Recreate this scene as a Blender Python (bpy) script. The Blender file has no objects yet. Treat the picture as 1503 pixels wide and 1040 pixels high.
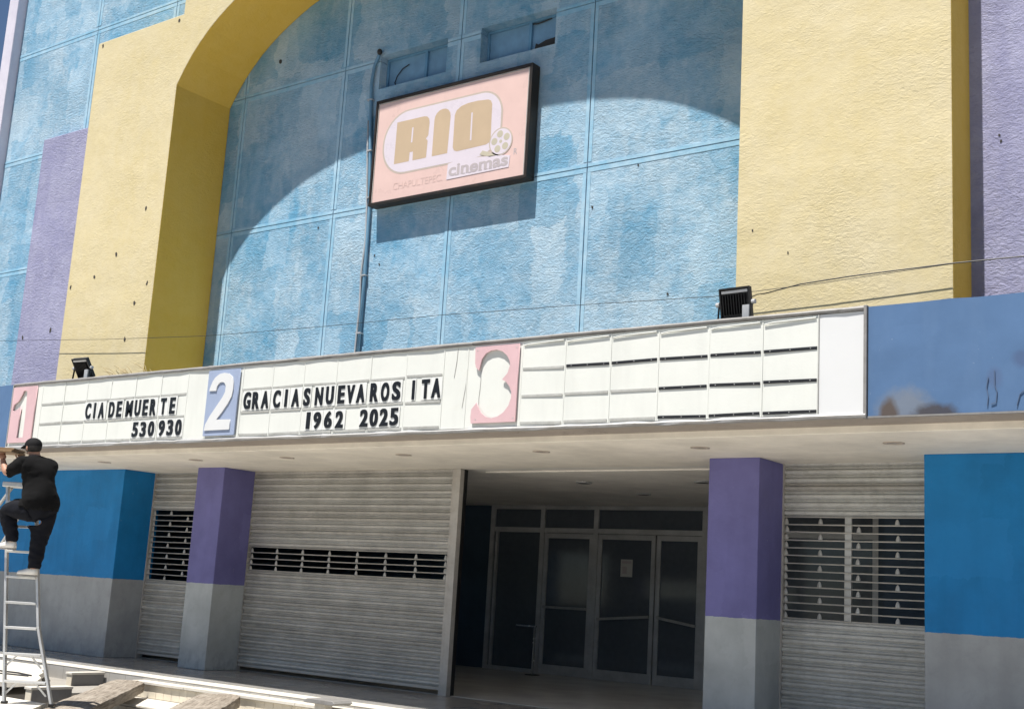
import bpy, bmesh, math, random
from mathutils import Vector, Matrix
random.seed(7)
R = math.radians
sc = bpy.context.scene
C = sc.collection

# ------------------------------------------------------------------ camera
cam_d = bpy.data.cameras.new('camera'); cam = bpy.data.objects.new('camera', cam_d); C.objects.link(cam)
cr = Vector((0.80273442, 0.59344143, 0.05869184)); cu = Vector((0.06570449, -0.18583745, 0.98038123)); cf = Vector((-0.59270598, 0.78312944, 0.18816988))
M4 = Matrix.Identity(4)
for i in range(3):
    M4[i][0] = cr[i]; M4[i][1] = cu[i]; M4[i][2] = -cf[i]
M4[0][3], M4[1][3], M4[2][3] = 0.0, -14.2849, 1.5393
cam.matrix_world = M4
cam_d.sensor_width = 36; cam_d.sensor_fit = 'HORIZONTAL'; cam_d.lens = 1836.5/1503*36
cam_d.clip_start = 0.1; cam_d.clip_end = 3000
sc.camera = cam

# ------------------------------------------------------------------ sky, sun, exposure
LIGHT = Vector((0.31, 1.375, -3.64)).normalized()          # the way the sunlight travels
w = bpy.data.worlds.new('World'); sc.world = w; w.use_nodes = True
nt = w.node_tree; bg = nt.nodes['Background']
sky = nt.nodes.new('ShaderNodeTexSky'); sky.sky_type = 'NISHITA'; sky.sun_disc = False
sky.sun_elevation = math.asin(-LIGHT.z); sky.sun_rotation = math.atan2(-LIGHT.x, -LIGHT.y)
sky.altitude = 1500; sky.air_density = 1.0; sky.dust_density = 0.1; sky.ozone_density = 3.0
nt.links.new(sky.outputs[0], bg.inputs[0]); bg.inputs[1].default_value = 0.05
sd = bpy.data.lights.new('sun', 'SUN'); so = bpy.data.objects.new('sun', sd); C.objects.link(so)
sd.energy = 5.0; sd.angle = R(0.53); sd.color = (1.0, 0.95, 0.88)
so.rotation_euler = LIGHT.to_track_quat('-Z', 'Y').to_euler(); so.location = (-5, -20, 40)
sc.view_settings.view_transform = 'Standard'; sc.view_settings.look = 'None'
sc.view_settings.exposure = 0.77; sc.view_settings.gamma = 1.0
sc.view_settings.use_curve_mapping = False
sc.cycles.max_bounces = 14; sc.cycles.diffuse_bounces = 9; sc.cycles.glossy_bounces = 4

# ------------------------------------------------------------------ materials
class NT:
    def __init__(s, name):
        s.m = bpy.data.materials.new(name); s.m.use_nodes = True; s.t = s.m.node_tree
        s.b = s.t.nodes['Principled BSDF']; s.out = s.t.nodes['Material Output']
    def n(s, typ, **kw):
        x = s.t.nodes.new(typ)
        for k, v in kw.items(): setattr(x, k, v)
        return x
    def l(s, a, b): s.t.links.new(a, b)
    def pos(s, scale=(1, 1, 1), obj=False, rot=(0, 0, 0)):
        if obj: src = s.n('ShaderNodeTexCoord').outputs['Object']
        else: src = s.n('ShaderNodeNewGeometry').outputs['Position']
        mp = s.n('ShaderNodeMapping'); mp.inputs['Scale'].default_value = scale; mp.inputs['Rotation'].default_value = rot
        s.l(src, mp.inputs['Vector']); return mp.outputs[0]
    def noise(s, vec, scale, detail=4, rough=.55, dist=0.0):
        x = s.n('ShaderNodeTexNoise'); x.inputs['Scale'].default_value = scale; x.inputs['Detail'].default_value = detail
        x.inputs['Roughness'].default_value = rough; x.inputs['Distortion'].default_value = dist
        s.l(vec, x.inputs['Vector']); return x.outputs['Fac']
    def ramp(s, fac, lo, hi):
        x = s.n('ShaderNodeMapRange'); x.inputs['From Min'].default_value = lo; x.inputs['From Max'].default_value = hi
        s.l(fac, x.inputs['Value']); return x.outputs[0]
    def mix(s, fac, a, b, mode='MIX'):
        x = s.n('ShaderNodeMix'); x.data_type = 'RGBA'; x.blend_type = mode
        for sock, v in ((x.inputs[0], fac), (x.inputs[6], a), (x.inputs[7], b)):
            if hasattr(v, 'links'): s.l(v, sock)
            elif isinstance(v, (int, float)): sock.default_value = v
            else: sock.default_value = (*v, 1)
        return x.outputs[2]
    def math(s, op, a, b=0.0):
        x = s.n('ShaderNodeMath'); x.operation = op
        for sock, v in ((x.inputs[0], a), (x.inputs[1], b)):
            if hasattr(v, 'links'): s.l(v, sock)
            else: sock.default_value = v
        return x.outputs[0]
    def patches(s, bw, bh, ox):
        sx = s.n('ShaderNodeSeparateXYZ'); s.l(s.n('ShaderNodeNewGeometry').outputs['Position'], sx.inputs[0])
        nx_ = s.n('ShaderNodeTexNoise'); nx_.inputs['Scale'].default_value = 1.6; nx_.inputs['Detail'].default_value = 6; nx_.inputs['Roughness'].default_value = .65
        s.l(s.n('ShaderNodeNewGeometry').outputs['Position'], nx_.inputs['Vector'])
        sc_ = s.n('ShaderNodeSeparateColor'); s.l(nx_.outputs['Color'], sc_.inputs[0])
        cb = s.n('ShaderNodeCombineXYZ')
        s.l(s.math('ADD', s.math('ADD', sx.outputs[0], s.math('MULTIPLY', sx.outputs[1], .5)), s.math('ADD', s.math('MULTIPLY', sc_.outputs[0], .7), ox)), cb.inputs[0])
        s.l(s.math('ADD', sx.outputs[2], s.math('ADD', s.math('MULTIPLY', sc_.outputs[1], .7), ox*.37)), cb.inputs[1])
        br = s.n('ShaderNodeTexBrick'); br.inputs['Scale'].default_value = 1.0; br.inputs['Brick Width'].default_value = bw; br.inputs['Row Height'].default_value = bh
        br.inputs['Mortar Size'].default_value = 0.0; br.offset = .37
        br.inputs['Color1'].default_value = (0, 0, 0, 1); br.inputs['Color2'].default_value = (1, 1, 1, 1)
        s.l(cb.outputs[0], br.inputs['Vector'])
        so_ = s.n('ShaderNodeSeparateColor'); s.l(br.outputs['Color'], so_.inputs[0]); return so_.outputs[0]
    def bump(s, h, strength, dist, prev=None):
        x = s.n('ShaderNodeBump'); x.inputs['Strength'].default_value = strength; x.inputs['Distance'].default_value = dist
        s.l(h, x.inputs['Height'])
        if prev: s.l(prev, x.inputs['Normal'])
        return x.outputs[0]
    def fin(s, col=None, rough=None, normal=None, metal=None, spec=None):
        b = s.b
        for key, v in (('Base Color', col), ('Roughness', rough), ('Normal', normal), ('Metallic', metal), ('Specular IOR Level', spec)):
            if v is None: continue
            if hasattr(v, 'links'): s.l(v, b.inputs[key])
            elif isinstance(v, (int, float)): b.inputs[key].default_value = v
            else: b.inputs[key].default_value = (*v, 1)
        return s.m

def stucco(name, base, worn, amount=.5, scale=1.0, bump_d=.03, streak=.5, patch=True, grime=.25):
    k = NT(name)
    p = k.pos()
    n1 = k.noise(p, .8, 5, .6, .3)
    n2 = k.noise(k.pos((1.9, 1.9, .16)), 1.6, 5, .6)
    n3 = k.noise(p, 6.0, 5, .65)
    f = k.math('ADD', n1, k.math('MULTIPLY', n2, streak))
    f = k.math('ADD', f, k.math('MULTIPLY', n3, .75))
    mid = (.5+.5*streak+.375)
    f = k.ramp(f, mid-.26, mid+.26)
    col = k.mix(k.math('MULTIPLY', f, amount), base, worn)
    if patch:                                             # repainted, squarish patches
        for i, (bw, bh, ox) in enumerate(((1.15, .85, .3), (.55, 1.3, 3.7))):
            c_ = k.patches(bw, bh, ox)
            col = k.mix(k.math('MULTIPLY', k.ramp(c_, .55, .9), .36*amount), col, tuple(min(1, c*1.08) for c in worn))
            col = k.mix(k.math('MULTIPLY', k.ramp(c_, .38, .1), .34), col, base)
    g = k.noise(k.pos((1, 1, .5)), 14, 5, .65)
    col = k.mix(k.math('MULTIPLY', k.ramp(g, .56, .75), grime*.7), col, tuple(c*.66 for c in base))
    drip = k.noise(k.pos((5, 5, .12)), 2.0, 5, .6)        # rain marks
    col = k.mix(k.math('MULTIPLY', k.ramp(drip, .60, .78), grime), col, tuple(c*.74 for c in base))
    # trowelled relief, rougher in some places than in others
    msk = k.ramp(k.noise(p, .75, 4, .6, .5), .33, .68)
    s1 = k.noise(k.pos((scale, scale, 1.9*scale)), 13, 6, .7, .6)
    s2 = k.noise(k.pos((1, 1, 1.3)), 42, 4, .6)
    h = k.math('ADD', k.math('MULTIPLY', s1, k.math('ADD', k.math('MULTIPLY', msk, .85), .25)), k.math('MULTIPLY', s2, .22))
    nb = k.bump(h, 1.0, bump_d)
    nb = k.bump(k.noise(p, 1.1, 3, .5), .5, .05, nb)
    return k.fin(col, .9, nb, spec=.2)

def painted(name, base, var=.12, rough=.6, bump=.004, dirt=0.0, dirt_col=(.12, .11, .1), spec=.35, scale=3.0, metal=None):
    k = NT(name); p = k.pos()
    n = k.noise(p, scale, 5, .6); n2 = k.noise(k.pos((2.2, 2.2, .3)), 2.0, 4, .6)
    col = k.mix(k.ramp(n, .25, .75), tuple(c*(1-var) for c in base), tuple(min(1, c*(1+var)) for c in base))
    col = k.mix(k.math('MULTIPLY', k.ramp(n2, .52, .8), .22+dirt), col, tuple(c*.78 for c in base))
    if dirt:
        d = k.noise(p, 6, 6, .7)
        col = k.mix(k.math('MULTIPLY', k.ramp(d, .55, .8), dirt), col, dirt_col)
    nb = k.bump(k.noise(p, 45, 4, .6), .5, bump)
    nb = k.bump(k.noise(p, 2.0, 3, .5), .4, bump*4, nb)
    rr = k.math('ADD', k.math('MULTIPLY', n, .2), rough-.1)
    return k.fin(col, rr, nb, metal, spec)

def band_paint(name, upper, lower, zsplit):
    """two coats of wall paint meeting in a brushed line, patched and scuffed"""
    k = NT(name); p = k.pos()
    sep = k.n('ShaderNodeSeparateXYZ'); k.l(k.n('ShaderNodeNewGeometry').outputs['Position'], sep.inputs[0])
    wob = k.math('MULTIPLY', k.math('SUBTRACT', k.noise(k.pos((3, 3, 3)), 2.5, 5, .65), .5), .035)
    t = k.math('GREATER_THAN', k.math('ADD', sep.outputs[2], wob), zsplit)
    n = k.noise(p, 1.7, 5, .6); n2 = k.noise(k.pos((2.5, 2.5, .3)), 2.3, 5)
    pt = k.patches(.8, .62, 1.9)
    def coat(c, patch_amt):
        x = k.mix(k.ramp(n, .3, .72), tuple(v*.84 for v in c), tuple(min(1, v*1.14) for v in c))
        x = k.mix(k.math('MULTIPLY', k.ramp(n2, .48, .75), .3), x, tuple(v*.76 for v in c))
        return k.mix(k.math('MULTIPLY', k.ramp(pt, .6, .85), patch_amt), x, tuple(min(1, v*1.2+.01) for v in c))
    up = coat(upper, .35); lo = coat(lower, .25)
    lo = k.mix(k.math('MULTIPLY', k.ramp(k.noise(p, 5, 6, .7), .52, .72), .45), lo, tuple(c*.72 for c in lower))
    col = k.mix(t, lo, up)
    run = k.noise(k.pos((9, 9, .35)), 2.2, 4, .6)                     # drips of the upper coat over the lower
    rn = k.math('MULTIPLY', k.ramp(run, .66, .72), k.ramp(sep.outputs[2], zsplit-.55, zsplit-.05))
    col = k.mix(k.math('MULTIPLY', rn, .35), col, tuple(c*.8 for c in upper))
    ch = k.math('MULTIPLY', k.ramp(k.noise(p, 16, 6, .75), .66, .69), k.ramp(k.noise(p, 1.1, 3), .45, .6))   # flaked spots
    col = k.mix(k.math('MULTIPLY', ch, .7), col, (.42, .41, .40))
    sp = k.math('MULTIPLY', k.ramp(k.noise(k.pos((1.5, 1.5, 1)), 5, 6, .7), .46, .62), k.ramp(k.math('ADD', sep.outputs[2], k.math('MULTIPLY', n, .3)), .62, .12))
    col = k.mix(k.math('MULTIPLY', sp, .6), col, (.20, .215, .235))   # splashed dirt at the foot
    nb = k.bump(k.noise(p, 30, 5, .6), .5, .006); nb = k.bump(k.noise(p, 2.5, 3), .4, .035, nb)
    nb = k.bump(ch, .5, -.004, nb)
    return k.fin(col, k.math('ADD', k.math('MULTIPLY', n2, .25), .48), nb, spec=.3)

def concrete(name, base, rough=.85, dirt=.4, spec=.25, crack=False, bump=.01):
    k = NT(name); p = k.pos()
    n = k.noise(p, 1.3, 6, .65); n2 = k.noise(p, 11, 6, .7); n3 = k.noise(p, 60, 3)
    col = k.mix(k.ramp(n, .3, .7), tuple(c*.82 for c in base), tuple(min(1, c*1.08) for c in base))
    col = k.mix(k.math('MULTIPLY', k.ramp(n2, .52, .75), dirt), col, tuple(c*.6 for c in base))
    if crack:
        vo = k.n('ShaderNodeTexVoronoi'); vo.feature = 'DISTANCE_TO_EDGE'; vo.inputs['Scale'].default_value = .55
        mv = k.n('ShaderNodeVectorMath'); mv.operation = 'ADD'; k.l(k.pos((.6, 2.2, 1)), mv.inputs[0])
        nn = k.n('ShaderNodeTexNoise'); nn.inputs['Scale'].default_value = 2.4; nn.inputs['Detail'].default_value = 6
        k.l(p, nn.inputs['Vector']); k.l(nn.outputs['Color'], mv.inputs[1]); k.l(mv.outputs[0], vo.inputs['Vector'])
        cr_ = k.math('MULTIPLY', k.math('LESS_THAN', vo.outputs['Distance'], .0042), k.math('GREATER_THAN', k.noise(p, .8, 2), .53))
        col = k.mix(k.math('MULTIPLY', cr_, .55), col, tuple(c*.3 for c in base))
    nb = k.bump(n2, .5, bump); nb = k.bump(n3, .4, bump*.3, nb)
    return k.fin(col, k.math('ADD', k.math('MULTIPLY', n2, .15), rough-.08), nb, spec=spec)

def simple(name, col, rough=.5, metal=0.0, spec=.5):
    k = NT(name); p = k.pos()
    n = k.noise(p, 9, 5, .6)
    c = k.mix(k.ramp(n, .3, .7), tuple(x*.9 for x in col), tuple(min(1, x*1.06) for x in col))
    return k.fin(c, k.math('ADD', k.math('MULTIPLY', n, .16), rough-.08), None, metal, spec)

def metal_sheet(name, col, rough=.5, metal=.6, bumpd=.01, grime=.35, grime_col=(.10, .085, .07)):
    k = NT(name); p = k.pos()
    n = k.noise(k.pos((1, 1, 1.5)), 2.2, 5, .65); n2 = k.noise(p, 9, 6, .7); st = k.noise(k.pos((6, 6, .5)), 1.5, 4)
    c = k.mix(k.ramp(n, .3, .7), tuple(x*.8 for x in col), tuple(min(1, x*1.1) for x in col))
    c = k.mix(k.math('MULTIPLY', k.ramp(n2, .5, .78), grime), c, grime_col)
    c = k.mix(k.math('MULTIPLY', k.ramp(st, .52, .8), grime*.6), c, grime_col)
    nb = k.bump(k.noise(p, 5, 3), .5, bumpd)
    return k.fin(c, k.math('ADD', k.math('MULTIPLY', n2, .3), rough-.12), nb, metal, .4)

def glass_mat(name, tint, gloss):
    k = NT(name)
    k.t.nodes.remove(k.b)
    tr = k.n('ShaderNodeBsdfTransparent'); tr.inputs[0].default_value = (*tint, 1)
    gl = k.n('ShaderNodeBsdfGlossy'); gl.inputs['Roughness'].default_value = .03; gl.inputs[0].default_value = (.9, .95, 1, 1)
    fr = k.n('ShaderNodeFresnel'); fr.inputs[0].default_value = 1.45
    mx = k.n('ShaderNodeMixShader'); k.l(k.math('MULTIPLY', fr.outputs[0], gloss), mx.inputs[0]); k.l(tr.outputs[0], mx.inputs[1]); k.l(gl.outputs[0], mx.inputs[2])
    k.l(mx.outputs[0], k.out.inputs[0]); return k.m

MT = {}
MT['blue_stucco'] = stucco('blue_stucco', (.125, .335, .520), (.475, .605, .70), .9, 1.0, .055, .28)
MT['blue_smooth'] = stucco('blue_smooth', (.20, .42, .59), (.46, .61, .71), .8, .6, .010, patch=False)
MT['yellow'] = stucco('yellow_plaster', (.600, .510, .290), (.655, .580, .395), .8, 1.0, .013, .3, False, .18)
MT['yellow_shade'] = stucco('shaded_yellow_plaster', (.64, .415, .070), (.68, .47, .12), .6, 1.0, .016, .3, False, .18)  # darker copy of the yellow with the arch's shade painted in
MT['lilac'] = stucco('lilac_plaster', (.265, .27, .43), (.385, .39, .54), .9, 1.0, .040, .5, False, .2)
MT['lilac_fin'] = stucco('lilac_fin', (.58, .56, .66), (.70, .68, .74), .6, .6, .010, .4, False)
MT['pillar'] = band_paint('pillar_paint', (.150, .145, .350), (.40, .425, .43), 1.425)
MT['pier'] = band_paint('pier_paint', (.008, .185, .46), (.34, .355, .365), 1.405)
MT['navy'] = painted('interior_blue', (.040, .068, .105), .2, .5)
MT['soffit'] = concrete('soffit_paint', (.88, .835, .745), .8, .12, crack=False, bump=.004)
MT['ceiling'] = concrete('lobby_ceiling_paint', (.88, .85, .79), .8, .2, bump=.004)
MT['band'] = concrete('bare_underside', (.36, .32, .285), .9, .5, crack=True, bump=.012)
MT['roof'] = concrete('bounce_cut_sheet', (.13, .125, .12), .9, .4)  # dark top for the canopy, added to cut bounce onto the arch
MT['white_panel'] = painted('white_panel', (.655, .67, .635), .03, .5, .002, .13, (.46, .42, .33))
MT['white_fresh'] = painted('white_panel_new', (.635, .645, .65), .015, .35, .001)
MT['blue_sheet'] = None
MT['alu'] = metal_sheet('aluminium', (.42, .42, .42), .5, .4, .006)
MT['flash'] = metal_sheet('flashing', (.25, .245, .24), .6, .2, .012, .5)
MT['rail_grey'] = metal_sheet('rail_grey', (.50, .50, .47), .5, .3, .002, .3)
MT['rail_black'] = simple('rail_black', (.012, .012, .014), .45)
MT['slat'] = metal_sheet('slat_steel', (.50, .49, .465), .5, .2, .001, .15)
MT['slat_b'] = metal_sheet('slat_steel_scuffed', (.60, .60, .575), .5, .15, .002, .30)
MT['slat_d'] = metal_sheet('slat_steel_dusty', (.46, .445, .415), .55, .15, .002, .28)
MT['slat_l'] = metal_sheet('slat_steel_pale', (.56, .555, .53), .5, .2, .001, .2)
MT['guide'] = metal_sheet('guide_steel', (.48, .46, .43), .5, .2, .004, .25, (.25, .16, .10))
MT['bar'] = metal_sheet('grille_bar', (.52, .51, .48), .45, .5, .001, .2)
MT['frame'] = metal_sheet('door_frame', (.50, .51, .52), .4, .3, .001, .15)
MT['glass'] = simple('lightened_glass', (.095, .112, .138), .10, 0.0, .40)  # opaque pane colour lightened to stand for dim light in the lobby
MT['black'] = simple('black_paint', (.010, .010, .011), .4)
MT['lens'] = simple('lamp_lens', (.35, .35, .33), .15)
MT['letter'] = simple('letter_black', (.008, .008, .009), .35)
MT['plate'] = painted('letter_plate', (.70, .71, .69), .04, .3, .001, .15, (.4, .4, .4))
MT['pink'] = painted('pink_plastic', (.60, .41, .43), .06, .4, .002, .12, (.45, .33, .34))
MT['slate'] = painted('blue_grey_plastic', (.30, .36, .50), .06, .4, .002, .12, (.3, .33, .4))
MT['sign_black'] = metal_sheet('sign_frame', (.028, .024, .022), .5, .3, .004, .35, (.10, .06, .03))
MT['sign_pink'] = painted('sign_face', (.69, .50, .46), .05, .3, .001, .05)
MT['sign_white'] = painted('sign_white', (.66, .60, .66), .03, .3, .001)
MT['sign_line'] = painted('sign_line', (.50, .43, .37), .04, .4, .001)
MT['sign_tan'] = painted('sign_tan', (.52, .40, .275), .04, .35, .001)
MT['sign_grey'] = painted('sign_grey', (.46, .41, .42), .04, .35, .001)
MT['sign_olive'] = painted('sign_olive', (.50, .46, .36), .04, .35, .001)
MT['sign_text'] = painted('sign_text', (.62, .45, .41), .04, .35, .001)
MT['dark_hole'] = simple('chip_and_gap_shade', (.05, .045, .04), .9)  # dark plaster chips; also paints the shade in the broken window
MT['cable'] = simple('cable', (.015, .015, .015), .5)
MT['conduit_paint'] = painted('conduit_blue', (.13, .27, .40), .1, .5)
MT['frame_blue'] = painted('window_blue', (.12, .27, .41), .15, .6)
MT['pane_blue'] = painted('painted_pane', (.17, .31, .44), .2, .5)
MT['tile'] = painted('cream_tile', (.62, .57, .47), .12, .5, .003, .3, (.35, .3, .24))
MT['grout'] = concrete('grout', (.30, .27, .23), .9, .4)
MT['cream_slab'] = concrete('cream_slab', (.58, .55, .49), .8, .2)
MT['rough'] = concrete('shaded_pier_side', (.20, .195, .19), .9, .4)  # dark grey that paints in the shade on the pier sides
MT['bay'] = concrete('bay_paving', (.30, .285, .26), .85, .35)
MT['paving'] = concrete('paving', (.62, .59, .53), .85, .25)
MT['asphalt'] = concrete('asphalt', (.055, .055, .057), .9, .3)
MT['wood'] = None
MT['ladder'] = metal_sheet('ladder_aluminium', (.62, .62, .61), .4, .7, .001, .15)
MT['skin'] = simple('skin', (.36, .19, .125), .55)
MT['shirt'] = painted('black_shirt', (.0045, .0045, .005), .25, .95, .006, spec=.2, scale=12)
MT['jeans'] = painted('dark_trousers', (.005, .006, .010), .3, .85, .006, spec=.2, scale=12)
MT['shoe'] = simple('white_shoe', (.72, .70, .66), .55)
MT['sole'] = simple('shoe_sole', (.35, .33, .30), .7)
MT['cap'] = painted('black_cap', (.009, .009, .010), .2, .85, .003, spec=.2)
MT['hair'] = simple('dark_hair', (.012, .010, .009), .7)
MT['board'] = painted('brown_board', (.26, .17, .09), .2, .6, .003, .2)
MT['chrome'] = simple('steel', (.6, .6, .6), .25, .9)
MT['paper'] = painted('paper', (.55, .55, .53), .05, .6)
MT['grass'] = simple('dry_grass', (.30, .23, .11), .8)

def make_blue_sheet():
    k = NT('blue_sheet'); p = k.pos()
    base = (.085, .155, .285)
    n = k.noise(p, 1.4, 5, .6); n2 = k.noise(k.pos((2, 2, .5)), 2.5, 4)
    col = k.mix(k.ramp(n, .3, .7), tuple(c*.92 for c in base), tuple(c*1.1 for c in base))
    col = k.mix(k.math('MULTIPLY', k.ramp(n2, .5, .8), .3), col, (.13, .21, .35))
    sep = k.n('ShaderNodeSeparateXYZ'); k.l(p, sep.inputs[0])
    def spot(cx, cz, rx, rz, c, amt, col):
        a = k.math('DIVIDE', k.math('SUBTRACT', sep.outputs[0], cx), rx); b = k.math('DIVIDE', k.math('SUBTRACT', sep.outputs[2], cz), rz)
        d = k.math('SQRT', k.math('ADD', k.math('MULTIPLY', a, a), k.math('MULTIPLY', b, b)))
        d = k.math('ADD', d, k.math('MULTIPLY', k.math('SUBTRACT', k.noise(p, 9, 4, .65), .5), .7))
        return k.mix(k.math('MULTIPLY', k.ramp(d, 1.15, .6), amt), col, c)
    col = spot(-4.17, 3.48, .30, .27, (.20, .21, .22), .6, col)       # primer and rust at the lower left corner
    col = spot(-4.33, 3.48, .10, .17, (.085, .06, .042), .85, col)
    col = spot(-3.88, 3.465, .24, .12, (.06, .055, .06), .9, col)
    col = spot(-3.33, 3.80, .08, .11, (.085, .12, .22), .5, col)
    col = spot(-3.07, 3.96, .10, .09, (.07, .10, .19), .6, col)
    ch = k.ramp(k.noise(p, 22, 4, .7), .70, .76)
    col = k.mix(k.math('MULTIPLY', ch, .6), col, (.5, .54, .6))
    nb = k.bump(k.noise(p, 1.6, 3), .4, .012); nb = k.bump(k.noise(p, 30, 3), .3, .002, nb)
    return k.fin(col, .85, nb, spec=.12)
MT['blue_sheet'] = make_blue_sheet()

def make_wood():
    k = NT('weathered_wood'); p = k.pos((1, 1, 1), obj=True)
    g = k.noise(k.pos((1.2, 22, 22), obj=True), 1.6, 6, .65, .6); n = k.noise(p, 3, 5, .6)
    col = k.mix(k.ramp(g, .3, .7), (.11, .09, .07), (.36, .32, .27))
    col = k.mix(k.math('MULTIPLY', k.ramp(n, .5, .75), .5), col, (.42, .39, .34))
    nb = k.bump(g, .8, .012)
    return k.fin(col, .9, nb, spec=.15)
MT['wood'] = make_wood()

def make_tile_floor(name, c1, c2, cm):
    k = NT(name); p = k.pos()
    br = k.n('ShaderNodeTexBrick'); br.inputs['Scale'].default_value = 1.0; br.offset = 0
    br.inputs['Brick Width'].default_value = .4; br.inputs['Row Height'].default_value = .4; br.inputs['Mortar Size'].default_value = .003
    br.inputs['Color1'].default_value = (*c1, 1); br.inputs['Color2'].default_value = (*c2, 1); br.inputs['Mortar'].default_value = (*cm, 1)
    k.l(p, br.inputs['Vector'])
    n = k.noise(p, 3, 6, .65)
    col = k.mix(k.math('MULTIPLY', k.ramp(n, .45, .75), .4), br.outputs['Color'], tuple(c*.65 for c in c1))
    return k.fin(col, k.math('ADD', k.math('MULTIPLY', k.noise(p, 1.5, 4), .25), .08), None, spec=.5)
MT['floor'] = make_tile_floor('platform_tile', (.33, .32, .30), (.37, .36, .34), (.15, .14, .13))
MT['lobby_floor'] = make_tile_floor('lobby_bounce_tile', (.72, .70, .66), (.77, .75, .70), (.45, .43, .40))  # made paler than the platform tile to bounce light into the lobby

# ------------------------------------------------------------------ geometry helpers
class MB:
    def __init__(s): s.v = []; s.f = []; s.mi = []
    def add(s, vs, fs, mi=0):
        o = len(s.v); s.v += [tuple(v) for v in vs]
        for f in fs: s.f.append([o+i for i in f]); s.mi.append(mi)
        return s
    def box(s, x0, x1, y0, y1, z0, z1, mi=0):
        vs = [(x, y, z) for x in (x0, x1) for y in (y0, y1) for z in (z0, z1)]
        return s.add(vs, [(0, 1, 3, 2), (4, 6, 7, 5), (0, 4, 5, 1), (2, 3, 7, 6), (0, 2, 6, 4), (1, 5, 7, 3)], mi)
    def obox(s, c, ax, ay, az, mi=0):                     # box from its centre and three half-axes
        c = Vector(c); ax = Vector(ax); ay = Vector(ay); az = Vector(az)
        vs = [c+ax*a+ay*b+az*d for a in (-1, 1) for b in (-1, 1) for d in (-1, 1)]
        return s.add(vs, [(0, 1, 3, 2), (4, 6, 7, 5), (0, 4, 5, 1), (2, 3, 7, 6), (0, 2, 6, 4), (1, 5, 7, 3)], mi)
    def prism(s, poly, y0, y1, mi=0):                     # polygon in x,z pushed along y
        n = len(poly)
        vs = [(x, y0, z) for x, z in poly]+[(x, y1, z) for x, z in poly]
        fs = [list(range(n)), list(range(2*n-1, n-1, -1))]+[(i, (i+1) % n, n+(i+1) % n, n+i) for i in range(n)]
        return s.add(vs, fs, mi)
    def bar(s, a, b, w_, h_, up=(0, 0, 1), mi=0):
        a = Vector(a); b = Vector(b); d = (b-a); L = d.length/2; d.normalize()
        sx = d.cross(Vector(up)); sx = sx.normalized() if sx.length > 1e-5 else Vector((1, 0, 0)); uz = sx.cross(d).normalized()
        return s.obox((a+b)/2, d*L, sx*w_/2, uz*h_/2, mi)
    def tube(s, pts, r, n=8, mi=0, cap=True):
        pts = [Vector(p) for p in pts]; rs = r if isinstance(r, (list, tuple)) else [r]*len(pts)
        rings = []; ref = Vector((0, 0, 1))
        for i, p in enumerate(pts):
            d = (pts[min(i+1, len(pts)-1)]-pts[max(i-1, 0)]).normalized()
            if abs(d.dot(ref)) > .95: ref = Vector((1, 0, 0)) if abs(d.x) < .8 else Vector((0, 1, 0))
            a = d.cross(ref).normalized(); b = d.cross(a)
            rings.append([p+(a*math.cos(t*2*math.pi/n)+b*math.sin(t*2*math.pi/n))*rs[i] for t in range(n)])
        vs = [v for rg in rings for v in rg]; fs = []
        for i in range(len(pts)-1):
            for t in range(n): fs.append((i*n+t, i*n+(t+1) % n, (i+1)*n+(t+1) % n, (i+1)*n+t))
        if cap: fs += [list(range(n)), list(range((len(pts)-1)*n, len(pts)*n))]
        return s.add(vs, fs, mi)
    def ell(s, c, rx, ry, rz, nu=14, nv=9, mi=0, rot=None, v0=-.5, v1=.5):
        vs = []; fs = []
        for j in range(nv+1):
            ph = math.pi*(v0+(v1-v0)*j/nv)
            for i in range(nu):
                th = 2*math.pi*i/nu
                q = Vector((rx*math.cos(ph)*math.cos(th), ry*math.cos(ph)*math.sin(th), rz*math.sin(ph)))
                if rot: q = rot @ q
                vs.append(Vector(c)+q)
        for j in range(nv):
            for i in range(nu): fs.append((j*nu+i, j*nu+(i+1) % nu, (j+1)*nu+(i+1) % nu, (j+1)*nu+i))
        return s.add(vs, fs, mi)
    def mesh(s, name, mats, off=(0, 0, 0), smooth=False, weld=False):
        me = bpy.data.meshes.new(name)
        me.from_pydata([(v[0]-off[0], v[1]-off[1], v[2]-off[2]) for v in s.v], [], s.f)
        for m in (mats if isinstance(mats, (list, tuple)) else [mats]): me.materials.append(m)
        me.polygons.foreach_set('material_index', s.mi)
        bm = bmesh.new(); bm.from_mesh(me)
        if weld: bmesh.ops.remove_doubles(bm, verts=bm.verts, dist=1e-5)
        bmesh.ops.recalc_face_normals(bm, faces=bm.faces); bm.to_mesh(me); bm.free()
        if smooth: me.polygons.foreach_set('use_smooth', [True]*len(me.polygons))
        me.update(); return me
    def build(s, name, mat, parent=None, bevel=0.0, smooth=False, weld=False):
        off = (0, 0, 0)
        if parent is not None: off = world_loc(parent)
        o = bpy.data.objects.new(name, s.mesh(name, mat, off, smooth, weld)); C.objects.link(o)
        if parent is not None: o.parent = parent
        if bevel:
            b = o.modifiers.new('Bevel', 'BEVEL'); b.width = bevel; b.segments = 2; b.limit_method = 'ANGLE'; b.angle_limit = R(40)
        return o
def world_loc(o):
    p = Vector((0, 0, 0))
    while o is not None: p = p+Vector(o.location); o = o.parent
    return tuple(p)
def tag(o, label=None, cat=None, group=None, kind=None):
    if label: o['label'] = label
    if cat: o['category'] = cat
    if group: o['group'] = group
    if kind: o['kind'] = kind
    return o
def thing(name, loc, label, cat, group=None, rz=0.0):
    o = bpy.data.objects.new(name, None); C.objects.link(o); o.location = loc; o.rotation_euler = (0, 0, rz)
    o.empty_display_size = .2
    return tag(o, label, cat, group)
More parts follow.
